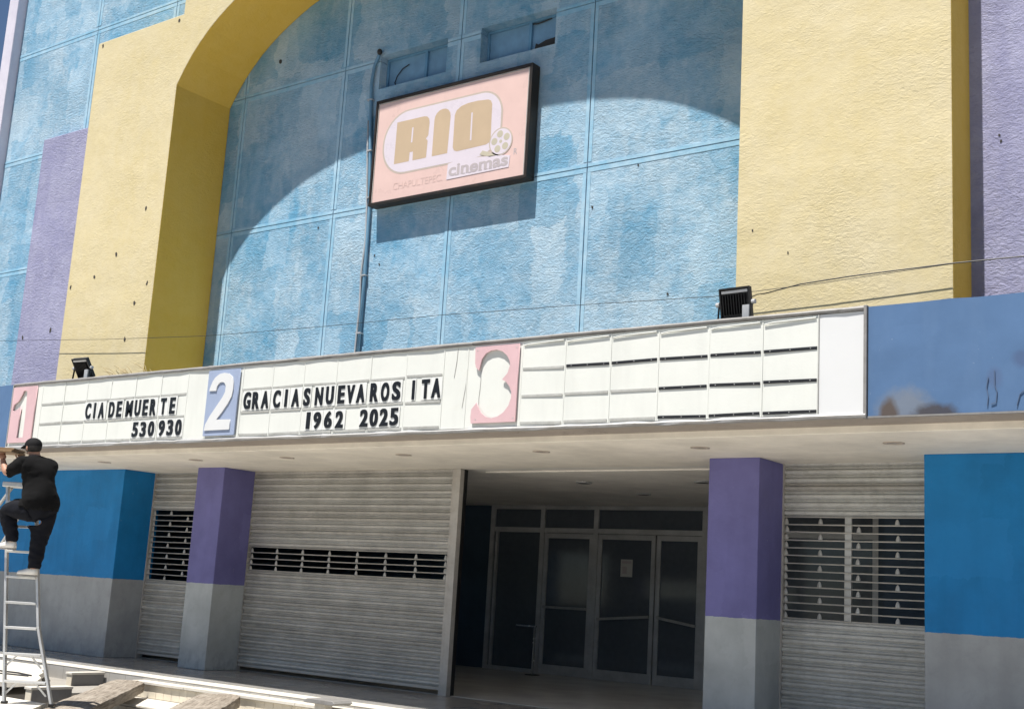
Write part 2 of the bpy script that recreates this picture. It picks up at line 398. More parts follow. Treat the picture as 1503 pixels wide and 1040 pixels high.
def inst(name, me, loc, parent, rot=(0, 0, 0)):
    o = bpy.data.objects.new(name, me); C.objects.link(o); o.parent = parent
    pl = world_loc(parent) if parent is not None else (0, 0, 0)
    o.location = (loc[0]-pl[0], loc[1]-pl[1], loc[2]-pl[2]); o.rotation_euler = rot
    return o

# ------------------------------------------------------------------ the setting
tag(MB().box(-400, 400, -500, 300, -.85, -.62).build('ground', MT['asphalt']), kind='structure')
tag(MB().box(-120, 80, -60, -16.5, -.62, -.14).build('road', MT['asphalt']), kind='structure')
pv = [(-120, -16.5), (80, -16.5), (80, -6.4), (-12.2, -6.4), (-13.1, -5.45), (-120, -5.45)]
n = len(pv); pm = MB().add([(x, y, -.62) for x, y in pv]+[(x, y, 0) for x, y in pv], [list(range(n)), list(range(n, 2*n))]+[(i, (i+1) % n, n+(i+1) % n, n+i) for i in range(n)])
side = tag(pm.build('pavement', MT['paving']), kind='structure')
plat = tag(MB().box(-45, 25, -1.9, 13.2, -.62, 0).build('platform', MT['floor']), kind='structure')
tag(MB().box(-21.4, -3.9, .80, 12.9, .0, .006).build('lobby_floor', MT['lobby_floor']), kind='structure')
steps = tag(MB().box(-15.95, 25, -2.06, -1.9, -.62, -.075).box(-15.95, 25, -2.82, -2.06, -.62, -.30).build('entrance_steps', MT['grout']), kind='structure')
bay = tag(MB().box(-45, -15.953, -5.446, -1.9, -.62, -.2).build('sunken_forecourt', MT['bay']), kind='structure')
tag(MB().box(-15.947, 25, -6.396, -2.83, -.62, -.42).build('lower_forecourt', MT['bay']), kind='structure')
# edge stones along the platform: an upper row with a narrow joint behind the lip
xs = -24.0; i = 0
while xs < -6:
    L = 1.18+random.uniform(-.05, .05)
    MB().box(xs+.004, xs+L-.004, -1.905, -1.56, .002, .012+random.uniform(0, .003)).build('edge_stone', MT['cream_slab'], plat, .003)
    xs += L
xs = -15.95
while xs < -6:
    L = 1.18+random.uniform(-.08, .08)
    MB().box(xs+.003, xs+L-.003, -2.115, -1.9, -.075, -.032+random.uniform(-.003, .003)).build('nosing_stone', MT['cream_slab'], steps, .006)
    MB().box(xs+.003, xs+L-.003, -2.85, -2.066, -.30, -.268+random.uniform(-.003, .003)).build('tread_stone', MT['cream_slab'], steps, .006)
    xs += L
tile_me = MB().box(-.086, .086, -.008, .008, -.09, .09).mesh('tile', MT['tile'])
for k_, (yy, zt, zb) in enumerate([(-2.068, -.078, -.268), (-2.828, -.304, -.62)]):
    h = zt-zb; x = -15.86; me = tile_me if k_ == 0 else MB().box(-.086, .086, -.008, .008, -.15, .15).mesh('tile', MT['tile'])
    while x < -8.6:
        o = inst('tile', me, (x, yy+random.uniform(-.003, .003), (zt+zb)/2), steps, (random.uniform(-.02, .02), random.uniform(-.012, .012), 0)); x += .178
# short cream piers and the loose slab in the sunken bay
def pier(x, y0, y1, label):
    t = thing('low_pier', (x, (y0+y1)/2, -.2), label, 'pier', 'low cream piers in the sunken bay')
    MB().box(x-.055, x+.065, y0, y1, -.2, -.035).build('shaft', MT['rough'], t, .006)  # cream pier's sides darkened for shade; only the sunlit front stays cream
    MB().box(x-.06, x+.07, y0-.014, y0-.001, -.2, -.036).build('lit_front', MT['tile'], t, .003)
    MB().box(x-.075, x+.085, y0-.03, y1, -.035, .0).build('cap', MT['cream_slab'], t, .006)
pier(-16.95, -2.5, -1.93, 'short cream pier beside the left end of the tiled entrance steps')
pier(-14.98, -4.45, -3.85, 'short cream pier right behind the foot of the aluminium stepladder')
sl_o = [(-21.5, -2.12), (-19.2, -2.10), (-18.3, -2.05), (-18.0, -2.22), (-17.75, -2.36), (-17.45, -2.66), (-17.1, -2.86), (-16.7, -3.2), (-16.3, -3.42), (-15.85, -3.78), (-15.72, -4.32), (-17.0, -4.4), (-21.5, -4.4)]
n = len(sl_o); top = [(x, y, -.015) for x, y in sl_o]; bot = [(x+.03, y+.01, -.075) for x, y in sl_o]
fs = [list(range(n)), list(range(n, 2*n))]+[(i, (i+1) % n, n+(i+1) % n, n+i) for i in range(n)]
t = thing('concrete_slab', (-17.6, -3.1, -.2), 'broad pale concrete slab lying behind the foot of the stepladder', 'slab')
MB().add(top+bot, fs).build('slab', MT['cream_slab'], t)
MB().tube([(-19.0, -3.9, -.005), (-18.0, -3.5, -.006), (-17.0, -3.35, -.004), (-16.55, -3.42, -.006)], .014, 6).build('cable', MT['cable'], t)  # dark tube drawn as a shadow line across the slab
MB().tube([(-18.6, -4.2, -.005), (-17.6, -4.0, -.006), (-16.9, -3.6, -.004), (-16.5, -3.5, -.006)], .012, 6).build('cable', MT['cable'], t)  # second shadow line, drawn the same way
for (x, y) in ((-19, -2.6), (-16.9, -3.95), (-18.8, -3.9), (-17.9, -2.9)):
    MB().box(x-.15, x+.15, y-.1, y+.1, -.2, -.075).build('support_block', MT['cream_slab'], t, .01)

def timber(start, ang, L, wd, label):
    t = bpy.data.objects.new('timber_beam', None)
    m = MB(); na, nb_ = 44, 5
    sec = []
    for i in range(nb_+1): sec.append((-.5+i/nb_, 0.0))
    for i in range(1, 4): sec.append((.5, -i/3))
    for i in range(1, nb_+1): sec.append((.5-i/nb_, -1.0))
    for i in range(1, 3): sec.append((-.5, -1+i/3))
    rnd = random.Random(len(label)); k = len(sec); vs = []
    bias = [rnd.uniform(-.012, .012) for _ in sec]
    for a in range(na+1):
        for j, (u, v) in enumerate(sec):
            e = .03 if abs(u) == .5 and v in (0.0, -1.0) else 0
            zz = v*.176-(e if v == 0 else -e*.3)+rnd.uniform(-.004, .004)+bias[j]*math.sin(a*.3+j)
            if v == -1.0: zz = max(zz, -.178)
            if v == 0.0: zz = min(zz, .0)
            vs.append((L*a/na+(rnd.uniform(-.012, .012) if a in (0, na) else 0), u*wd*(1-e*.6)+rnd.uniform(-.003, .003), zz))
    fs = [(a*k+j, a*k+(j+1) % k, (a+1)*k+(j+1) % k, (a+1)*k+j) for a in range(na) for j in range(k)]+[list(range(k)), list(range(na*k, (na+1)*k))]
    me = MB().add(vs, fs).mesh('timber_beam', MT['wood'])
    o = bpy.data.objects.new('timber_beam', me); C.objects.link(o); bpy.data.objects.remove(t)
    o.location = (start[0], start[1], -.02); o.rotation_euler = (0, 0, ang)
    return tag(o, label, 'beam', 'weathered timber beams in front of the steps')
timber((-15.80, -2.31), math.atan2(-.72, .69), 4.9, .50, 'weathered grey timber beam whose near end passes the stepladder foot')
timber((-13.70, -2.36), math.atan2(-.757, .654), 4.6, .58, 'weathered grey timber beam farther from the stepladder, near the capped post')
t = thing('capped_post', (-11.8, -2.45, -.265), 'short cream post with a flat dark metal cap before the big shutter', 'post')
MB().box(-11.91, -11.72, -2.32, -2.18, -.265, .03).build('shaft', MT['cream_slab'], t, .01)
MB().prism([(-12.0, .03), (-11.5, .03), (-11.46, .055), (-11.5, .085), (-11.95, .085), (-12.02, .055)], -2.42, -2.08).build('cap', MT['flash'], t, .006)

# ------------------------------------------------------------------ the cinema building
bld = thing('cinema_building', (-13.33, 0, 0), 'old cinema with pale blue stucco recess, yellow arch and lilac pilasters', 'building')
MB().box(-27.0, .5, 1.75, 13.0, 3.62, 17).build('main_block', MT['blue_smooth'], bld)
# recessed blue wall made of stucco panels between smooth joint bands
CX = -13.33
rw = MB().box(-20.6, -6.0, 1.69, 1.75, 3.62, 15).build('recess_wall', MT['blue_smooth'], bld)
XS = [-21.8, -18.98, -16.18, -13.37, -10.58, -7.78, -5.0]; ZS = [3.62, 5.41, 8.23, 11.05, 13.87]
WIN = [(-15.29, -13.69), (-12.93, -11.35)]
for a in range(6):
    x0, x1 = max(XS[a], -20.6)+.007, min(XS[a+1], -6.05)-.007
    for b in range(4):
        z0, z1 = ZS[b]+.007, ZS[b+1]-.007
        wn = [wq for wq in WIN if x0 < wq[0] < x1]
        poly = [(x0, z0), (x1, z0), (x1, z1), (x0, z1)]
        if wn and b == 2: poly = [(x0, z0), (x1, z0), (x1, z1), (wn[0][1], z1), (wn[0][1], 10.50), (wn[0][0], 10.50), (wn[0][0], z1), (x0, z1)]
        if wn and b == 3: poly = [(x0, z0), (wn[0][0], z0), (wn[0][0], 11.15), (wn[0][1], 11.15), (wn[0][1], z0), (x1, z0), (x1, z1), (x0, z1)]
        MB().prism(poly, 1.375, 1.692).build('wall_panel', MT['blue_stucco'], rw)
bp = 1.372
for a in range(1, 6):
    x = XS[a]
    for b in range(4):
        for sgn in (-1, 1):
            MB().box(x+.010 if sgn > 0 else x-.075, x+.075 if sgn > 0 else x-.010, bp-.004, 1.40, ZS[b]+.09, ZS[b+1]-.09).build('joint_band', MT['blue_smooth'], rw, .002)
for b in range(1, 4):
    for a in range(6):
        x0, x1 = max(XS[a], -20.6), min(XS[a+1], -6.05)
        segs = [(x0+.01, x1-.01)]
        wn = [wq for wq in WIN if x0 < wq[0] < x1]
        if wn and b == 3: segs = [(x0+.01, wn[0][0]-.01), (wn[0][1]+.01, x1-.01)]
        for s0, s1 in segs:
            MB().box(s0, s1, bp-.005, 1.40, ZS[b]+.008, ZS[b]+.06).box(s0, s1, bp-.003, 1.40, ZS[b]-.085, ZS[b]-.008).build('joint_band', MT['blue_smooth'], rw, .002)
# two blind windows with painted panes
for k_, (x0, x1) in enumerate(WIN):
    z0, z1 = 10.5, 11.15; mx_ = x0+(x1-x0)*(.60 if k_ == 0 else .585)
    wd = MB().box(x0, x1, 1.600, 1.625, z0, z1).build('window', MT['pane_blue'], bld)
    f = MB()
    f.box(x0, x1, 1.56, 1.60, z1-.045, z1).box(x0, x1, 1.56, 1.60, z0, z0+.04).box(x0, x0+.04, 1.56, 1.60, z0+.04, z1-.045).box(x1-.04, x1, 1.56, 1.60, z0+.04, z1-.045)
    f.box(mx_-.028, mx_+.028, 1.55, 1.598, z0+.04, z1-.045).build('frame', MT['frame_blue'], wd, .004)
    # a dark plate on the pane paints the unlit recess behind broken glass
    if k_ == 1:
        MB().prism([(mx_+.07, z0+.045), (x1-.10, z0+.045), (x1-.09, z0+.25), (mx_+.30, z0+.235), (mx_+.16, z0+.19), (mx_+.10, z0+.22)], 1.592, 1.5985).build('gap_shade', MT['dark_hole'], wd)
        MB().tube([(mx_+.03, 1.58, z1-.07), (mx_+.15, 1.57, z1-.09), (mx_+.28, 1.575, z1-.075), (mx_+.42, 1.58, z1-.05)], .012, 6).build('loose_wire', MT['cable'], wd)
    else:
        MB().tube([(x0+.27, 1.59, z0+.06), (x0+.20, 1.58, z0+.16), (x0+.26, 1.57, z0+.28), (x0+.38, 1.575, z0+.40), (x0+.52, 1.585, z0+.46)], .010, 6).build('loose_wire', MT['cable'], wd)
# yellow arch surround
prof = [(6.085, 3.62), (6.085, 10.91), (5.90, 11.20), (5.715, 11.45), (5.50, 11.68), (5.26, 11.90), (5.04, 12.065), (4.80, 12.22), (4.55, 12.36), (4.25, 12.51), (3.95, 12.64), (3.55, 12.77), (3.15, 12.87), (2.6, 12.96), (2.0, 13.02), (1.3, 13.06), (.65, 13.08), (0, 13.085)]
inner = [(CX-d, z) for d, z in prof]+[(CX+d, z) for d, z in prof[-2::-1]]
outer = [(-4.45, 3.62), (-4.45, 12.41), (-7.22, 12.41), (-7.22, 14.6), (-19.44, 14.6), (-19.44, 12.41), (-22.21, 12.41), (-22.21, 3.62)]
ar = MB().prism(inner+outer, 0, 1.368).build('arch_surround', [MT['yellow'], MT['yellow_shade']], bld, .012)
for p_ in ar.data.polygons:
    if abs(p_.normal.y) < .5: p_.material_index = 1  # side faces take the shaded copy of the yellow
# outer blue walls left and right, lilac pilasters, edge fin
def side_wall(x0, x1, xs_, zs_):
    sw = MB().box(x0, x1, .93, 1.75, 3.62, 16.5).build('side_wall', MT['blue_smooth'], bld)
    xs2 = [x0]+[x for x in xs_ if x0 < x < x1]+[x1]
    for a in range(len(xs2)-1):
        for b in range(len(zs_)-1):
            MB().box(xs2[a]+.007, xs2[a+1]-.007, .85, .93, zs_[b]+.007, zs_[b+1]-.007).build('wall_panel', MT['blue_stucco'], sw)
    for x in xs2[1:-1]:
        for b in range(len(zs_)-1):
            for sg in (-1, 1): MB().box(min(x+sg*.010, x+sg*.09), max(x+sg*.010, x+sg*.09), .842, .87, zs_[b]+.1, zs_[b+1]-.1).build('joint_band', MT['blue_smooth'], sw, .002)
    for z in zs_[1:-1]:
        for a in range(len(xs2)-1): MB().box(xs2[a]+.01, xs2[a+1]-.01, .843, .87, z+.008, z+.06).box(xs2[a]+.01, xs2[a+1]-.01, .845, .87, z-.09, z-.008).build('joint_band', MT['blue_smooth'], sw, .002)
side_wall(-26.75, -19.5, [-23.62, -20.85], [3.62, 5.3, 8.04, 10.74, 13.40, 16.4])
side_wall(-7.2, .5, [-5.8, -3.0], [3.62, 5.3, 8.04, 10.74, 13.40, 16.4])
MB().box(-24.96, -22.0, .70, .852, 3.62, 11.0).build('pilaster', MT['lilac'], bld, .02)
MB().box(-4.66, -1.70, .70, .852, 3.62, 11.0).build('pilaster', MT['lilac'], bld, .02)
MB().box(-27.12, -26.73, .62, 4, 0, 17).build('edge_fin', MT['lilac_fin'], bld, .015)
# pillars, piers and lobby shell below the marquee
for x0 in (-17.55, -7.55): MB().box(x0, x0+.70, 0, .70, 0, 3.402).build('pillar', MT['pillar'], bld, .012)
MB().box(-26.7, -19.62, 0, .86, 0, 3.402).build('wall_pier', MT['pier'], bld, .012)
MB().box(-4.80, .5, 0, .86, 0, 3.402).build('wall_pier', MT['pier'], bld, .012)
MB().box(-21.6, -21.4, .86, 13, 0, 3.4).box(-3.9, -3.7, .86, 13, 0, 3.4).box(-21.4, -3.9, 12.9, 13.1, 0, 3.4).box(-21.4, -16.52, 7.15, 7.35, 0, 3.4).box(-8.0, -3.9, 7.15, 7.35, 0, 3.4).build('lobby_wall', MT['navy'], bld)
MB().box(-6.36, -3.9, 3.0, 3.3, 0, 3.4).build('lobby_wall', MT['navy'], bld)
MB().box(-21.4, -19.35, 2.6, 2.9, 0, 3.4).build('lobby_wall', MT['navy'], bld)
MB().box(-26.9, .5, -1.80, .765, 3.40, 3.62).build('soffit', MT['soffit'], bld, .008)
MB().box(-26.9, .5, .775, 13.1, 3.415, 3.62).build('lobby_ceiling', MT['ceiling'], bld)
MB().box(-12.1, -7.56, 1.20, 1.235, 3.395, 3.414).build('ceiling_strip', MT['ceiling'], bld)
# chips and anchor holes in the plaster
def chip(x, z, y, s_=.045, parent=bld, mat='dark_hole'):
    rr = random.Random(int(x*100+z*7)); poly = []
    for i in range(7):
        a = i*2*math.pi/7; rad = s_*rr.uniform(.5, 1.15); poly.append((x+rad*.8*math.cos(a), z+rad*1.2*math.sin(a)))
    MB().prism(poly, y-.006, y+.01).build('plaster_chip', MT[mat], parent)
for x, z in [(-19.92, 8.47), (-20.7, 7.64), (-21.33, 7.25), (-19.61, 6.95), (-19.93, 6.59), (-19.56, 12.30), (-22.05, 12.32), (-7.02, 6.36), (-6.52, 6.0), (-22.1, 7.11), (-20.1, 5.9)]:
    chip(x, z, 0, .042 if x < -10 else .016)
for x, z in [(-24.74, 6.41), (-23.72, 6.49), (-4.1, 7.38), (-4.08, 7.3)]: chip(x, z, .70, .05 if x < -10 else .022)
for x, z in [(-18.04, 11.65), (-9.64, 8.12), (-16.54, 8.02), (-15.04, 7.31), (-14.91, 7.13), (-10.45, 7.56), (-9.04, 6.02)]: chip(x, z, 1.370, .045 if x < -17 else .020)

# ------------------------------------------------------------------ the marquee
mq = thing('marquee', (-11.5, -1.2, 3.4), 'long projecting marquee with white letter panels and faded blue metal ends', 'marquee')
MB().box(-26.9, .5, -2.36, -.003, 3.475, 4.50).build('canopy', MT['band'], mq)
MB().box(-26.9, .5, -2.355, -.004, 4.503, 4.52).build('bounce_cut_sheet', MT['roof'], mq)  # unseen from below; added to limit sunlight reflected up the wall
FY = -2.40
zb, zt = 3.512, 4.545
z1x = [-18.79+i*.6265 for i in range(7)]; z2x = [-13.81+i*.6255 for i in range(7)]; z3x = [-8.83+i*.6275 for i in range(7)]
cols = [(-19.65, z1x[0])]+list(zip(z1x, z1x[1:]))+[(z1x[6], -14.55), (-14.55, z2x[0])]+list(zip(z2x, z2x[1:]))+[(z2x[6], -9.67), (-9.67, z3x[0])]+list(zip(z3x, z3x[1:]))
for i, (a, b) in enumerate(cols):
    ty = random.uniform(-.003, .003)
    m = MB(); a2, b2 = a+.004, b-.004
    vs = [(a2, FY+ty, zb), (b2, FY-ty, zb), (b2, FY-ty, zt), (a2, FY+ty, zt), (a2, FY+.03, zb), (b2, FY+.03, zb), (b2, FY+.03, zt), (a2, FY+.03, zt)]
    m.add(vs, [(0, 1, 2, 3), (4, 5, 6, 7), (0, 1, 5, 4), (1, 2, 6, 5), (2, 3, 7, 6), (3, 0, 4, 7)]).build('white_panel', MT['white_panel'], mq)
    if i not in (0, len(cols)) and i > 0:
        MB().box(a-.006, a+.006, FY-.006, FY+.01, zb, zt).build('divider', MT['white_panel'], mq)
MB().box(z3x[6]+.005, -4.585, FY-.002, FY+.03, zb, zt).build('white_panel', MT['white_fresh'], mq)
MB().box(z3x[6]-.007, z3x[6]+.004, FY-.014, FY+.01, zb, zt).build('divider', MT['rail_grey'], mq)
for zi, zx in enumerate((z1x, z2x, z3x)):
    for c in range(6):
        for r_, z in enumerate((4.20, 3.87, 3.545)):
            blackr = zi == 2 and ((r_ == 0 and c >= 1) or (r_ >= 1 and c >= 3))
            if zi == 1 and r_ == 0 and c == 5: z += .012
            tl = random.uniform(-.006, .006)
            a, b = zx[c]+.018, zx[c+1]-.018
            h = .024 if blackr else .022
            m = MB().bar((a, FY-.006, z-tl), (b, FY-.006, z+tl), .007, h*1.4)
            o = m.build('letter_rail', MT['rail_black'] if blackr else MT['rail_grey'], mq, .002)
            if blackr:
                for q_ in (.12, .5, .88): MB().ell((a+(b-a)*q_, FY-.010, z+(2*q_-1)*tl), .007, .004, .007, 8, 4).build('screw', MT['alu'], o)
    if zi == 2:                                           # thin drooping strips under the top flashing
        for c in range(6):
            a, b = zx[c]+.02, zx[c+1]-.03
            MB().tube([(a, FY-.01, 4.49), (a+.1, FY-.014, 4.505), ((a+b)/2, FY-.014, 4.51), (b, FY-.012, 4.518)], .008, 6).build('trim_strip', MT['white_panel'], mq)
# flashing along the top and bottom edges, a little buckled
def flashing(x0, x1, z, h, mat, jit, y):
    m = MB(); n_ = int((x1-x0)/.22); vs = []
    for i in range(n_+1):
        x = x0+(x1-x0)*i/n_; j = random.uniform(-jit, jit); j2 = random.uniform(-jit, jit)
        vs += [(x, y-.012+j*.6, z-h/2+j), (x, y-.022+j2*.5, z+j2*.4), (x, y+j2*.6, z+h/2+j2), (x, FY+.05, z+h/2+j2*.3+.004), (x, FY+.05, z-h/2+j*.3)]
    fs = []
    for i in range(n_):
        for k_ in range(5): fs.append((i*5+k_, i*5+(k_+1) % 5, (i+1)*5+(k_+1) % 5, (i+1)*5+k_))
    fs += [(0, 1, 2, 3, 4), tuple(n_*5+q_ for q_ in range(5))]
    return m.add(vs, fs).build('flashing', mat, mq)
flashing(-19.66, -14.6, 4.568, .05, MT['flash'], .006, FY-.006)
flashing(-14.6, -9.6, 4.572, .052, MT['flash'], .007, FY-.006)
flashing(-9.6, -4.56, 4.575, .046, MT['flash'], .004, FY-.006)
flashing(-19.66, -12.1, 3.487, .045, MT['alu'], .010, FY-.02)
flashing(-12.1, -4.56, 3.485, .045, MT['alu'], .010, FY-.02)
MB().box(-4.585, -4.553, FY-.03, FY+.03, 3.45, 4.60).build('end_trim', MT['flash'], mq, .003)
MB().box(-19.682, -19.655, FY-.02, FY+.03, 3.47, 4.57).build('end_trim', MT['alu'], mq, .003)
def sheet(x0, x1, ztop):
    nx_, nz_ = max(3, int((x1-x0)/.25)), 5; vs = []; rr = random.Random(int(x0*10))
    for i in range(nx_+1):
        for j in range(nz_+1):
            vs.append((x0+(x1-x0)*i/nx_, FY+rr.uniform(-.0022, .0022), 3.47+(ztop-3.47)*j/nz_+(rr.uniform(-.006, .006) if j in (0, nz_) else 0)))
    N_ = len(vs); vs += [(x, FY+.035, z) for x, y, z in vs]
    g = lambda i, j: i*(nz_+1)+j
    fs = [(g(i, j), g(i+1, j), g(i+1, j+1), g(i, j+1)) for i in range(nx_) for j in range(nz_)]
    fs += [tuple(N_+q_ for q_ in f) for f in fs]
    pr = [g(i, 0) for i in range(nx_+1)]+[g(nx_, j) for j in range(1, nz_+1)]+[g(i, nz_) for i in range(nx_-1, -1, -1)]+[g(0, j) for j in range(nz_-1, 0, -1)]
    fs += [(pr[i], pr[(i+1) % len(pr)], N_+pr[(i+1) % len(pr)], N_+pr[i]) for i in range(len(pr))]
    return MB().add(vs, fs).build('blue_sheet', MT['blue_sheet'], mq, smooth=False)
sheet(-4.545, -1.6, 4.590); sheet(-1.594, .5, 4.59); sheet(-21.6, -19.69, 4.575); sheet(-26.9, -21.606, 4.575)
MB().bar((-4.54, FY-.01, 3.462), (.5, FY-.01, 3.455), .03, .018).build('bottom_trim', MT['flash'], mq)
for pts_, r_ in (([(-3.383, FY-.008, 3.80), (-3.40, FY-.008, 3.70), (-3.385, FY-.008, 3.62), (-3.395, FY-.008, 3.53)], .0045), ([(-3.325, FY-.008, 3.86), (-3.325, FY-.008, 3.72), (-3.305, FY-.008, 3.66), (-3.315, FY-.008, 3.56), (-3.36, FY-.008, 3.545)], .0045), ([(-3.13, FY-.008, 3.52), (-3.10, FY-.008, 3.63), (-3.05, FY-.008, 3.67), (-2.98, FY-.008, 3.66)], .0045)):
    MB().tube(pts_, r_, 6).build('paint_drip', simple('drip', (.075, .115, .20), .7), mq)
for a, b in (((-9.841, 4.53), (-9.877, 4.157)), ((-9.667, 4.25), (-9.72, 3.768)), ((-16.9, 4.50), (-16.91, 4.43))):
    MB().tube([(a[0], FY-.003, a[1]), ((a[0]+b[0])/2+.008, FY-.004, (a[1]+b[1])/2), (b[0], FY-.003, b[1])], .004, 5).build('scratch', MT['rail_grey'], mq)

# numeral plates -----------------------------------------------------------
def curve_plate(name, splines, x0, x1, z0, z1, y, th, mat, parent):
    cu_ = bpy.data.curves.new(name, 'CURVE'); cu_.dimensions = '2D'; cu_.fill_mode = 'BOTH'; cu_.extrude = th/2
    for pl in splines:
        s = cu_.splines.new('POLY'); s.points.add(len(pl)-1); s.use_cyclic_u = True
        for p_, (u, v) in zip(s.points, pl): p_.co = ((u-.5)*(x1-x0), (v-.5)*(z1-z0), 0, 1)
    o = bpy.data.objects.new(name, cu_); C.objects.link(o); bpy.context.view_layer.update()
    me = bpy.data.meshes.new_from_object(o.evaluated_get(bpy.context.evaluated_depsgraph_get()))
    bpy.data.objects.remove(o)
    me.transform(Matrix.Rotation(R(90), 4, 'X')); me.materials.clear(); me.materials.append(mat)
    q_ = bpy.data.objects.new(name, me); C.objects.link(q_); q_.parent = parent
    wl = world_loc(parent); q_.location = ((x0+x1)/2-wl[0], y-wl[1], (z0+z1)/2-wl[2])
    return q_
sq = [(0, 0), (1, 0), (1, 1), (0, 1)]
three = [(0.0, 0.0), (-0.017, 0.083), (-0.006, 0.184), (0.106, 0.268), (0.144, 0.207), (0.229, 0.126), (0.346, 0.076), (0.461, 0.057), (0.596, 0.073), (0.727, 0.125), (0.832, 0.208), (0.879, 0.303), (0.879, 0.38), (0.831, 0.452), (0.747, 0.517), (0.655, 0.549), (0.77, 0.629), (0.816, 0.73), (0.8, 0.789), (0.738, 0.856), (0.634, 0.913), (0.499, 0.946), (0.367, 0.94), (0.249, 0.907), (0.165, 0.838), (0.128, 0.74), (0.116, 0.687), (0.04, 0.731), (0.014, 0.792), (0.0, 1.0), (1.0, 1.0), (1.0, 0.0)]
one = [(0.49, 0.929), (0.604, 0.913), (0.63, 0.698), (0.651, 0.491), (0.661, 0.089), (0.388, 0.082), (0.391, 0.366), (0.4, 0.651), (0.306, 0.601), (0.129, 0.566), (0.06, 0.587), (0.094, 0.684), (0.279, 0.745), (0.401, 0.86), (0.445, 0.923)]
two = [(0.094, 0.684), (0.111, 0.731), (0.14, 0.78), (0.18, 0.835), (0.246, 0.886), (0.375, 0.935), (0.535, 0.95), (0.676, 0.934), (0.799, 0.883), (0.854, 0.802), (0.864, 0.692), (0.836, 0.582), (0.743, 0.479), (0.567, 0.341), (0.42, 0.241), (0.859, 0.233), (0.865, 0.083), (0.05, 0.08), (0.072, 0.173), (0.191, 0.296), (0.391, 0.454), (0.546, 0.575), (0.617, 0.659), (0.618, 0.745), (0.565, 0.796), (0.486, 0.812), (0.401, 0.799), (0.334, 0.751), (0.317, 0.68)]
def numeral(x0, x1, z0, z1, label):
    return thing('numeral_plate', ((x0+x1)/2, FY, z0), label, 'sign plate', 'screen numeral plates on the marquee')
t = numeral(-19.62, -18.935, 3.565, 4.52, 'pink plate with a cut-out numeral 1 at the left end of the marquee')
curve_plate('plate', [sq, one], -19.62, -18.935, 3.565, 4.52, FY-.024, .020, MT['pink'], t)
t = numeral(-14.535, -13.86, 3.545, 4.51, 'blue-grey plate with a raised white numeral 2 on the marquee')
curve_plate('plate', [sq], -14.535, -13.86, 3.545, 4.51, FY-.028, .02, MT['slate'], t)
curve_plate('numeral', [two], -14.535, -13.86, 3.545, 4.51, FY-.047, .014, MT['white_fresh'], t)
t = numeral(-9.54, -8.865, 3.565, 4.515, 'pink plate with a cut-out numeral 3 in the middle of the marquee')
curve_plate('plate', [three], -9.54, -8.865, 3.565, 4.515, FY-.026, .018, MT['pink'], t)
for p_ in ((-9.50, 4.47), (-8.90, 4.47), (-8.90, 3.61), (-9.47, 3.61)):
    MB().tube([(p_[0], FY-.038, p_[1]), (p_[0], FY-.0, p_[1])], .008, 8).build('standoff', MT['rail_grey'], t)

MB().tube([(-9.54+.675*u, FY-.003, 3.565+.95*v) for u, v in ((.128, .70), (.135, .58), (.13, .45), (.115, .34), (.12, .25))], .004, 5).build('inner_edge', MT['rail_grey'], t)

# changeable letters ---------------------------------------------------------
_glyph = {}
def text_mesh(body, bold=0.0, extrude=.01, key=None):
    k = (body, bold, extrude)
    if k in _glyph: return _glyph[k]
    cu_ = bpy.data.curves.new('text', 'FONT'); cu_.body = body; cu_.size = 1; cu_.extrude = extrude; cu_.offset = bold; cu_.resolution_u = 6
    o = bpy.data.objects.new('text', cu_); C.objects.link(o); bpy.context.view_layer.update()
    me = bpy.data.meshes.new_from_object(o.evaluated_get(bpy.context.evaluated_depsgraph_get())); bpy.data.objects.remove(o)
    _glyph[k] = me; return me
def fit_text(body, wd, ht, th, mat, bold=0.0):
    me = text_mesh(body, bold, .05).copy()
    xs_ = [v.co.x for v in me.vertices]; ys_ = [v.co.y for v in me.vertices]
    x0, x1, y0, y1 = min(xs_), max(xs_), min(ys_), max(ys_)
    for v in me.vertices:
        v.co = Vector(((v.co.x-x0)/(x1-x0)*wd-wd/2, -(v.co.z/.05)*th/2, (v.co.y-y0)/(y1-y0)*ht))
    me.materials.clear(); me.materials.append(mat); me.update(); return me
WID = {'I': .36, '1': .5, 'M': 1.15, 'N': 1.02, 'U': 1.0, 'G': 1.03, 'C': 1.0, 'E': .88, 'T': .92, 'A': 1.06}
cache = {}
NUMW = dict(zip('0123456789', 'zero one two three four five six seven eight nine'.split()))
ORD = ['first', 'second', 'third', 'fourth', 'fifth', 'sixth', 'seventh', 'eighth']
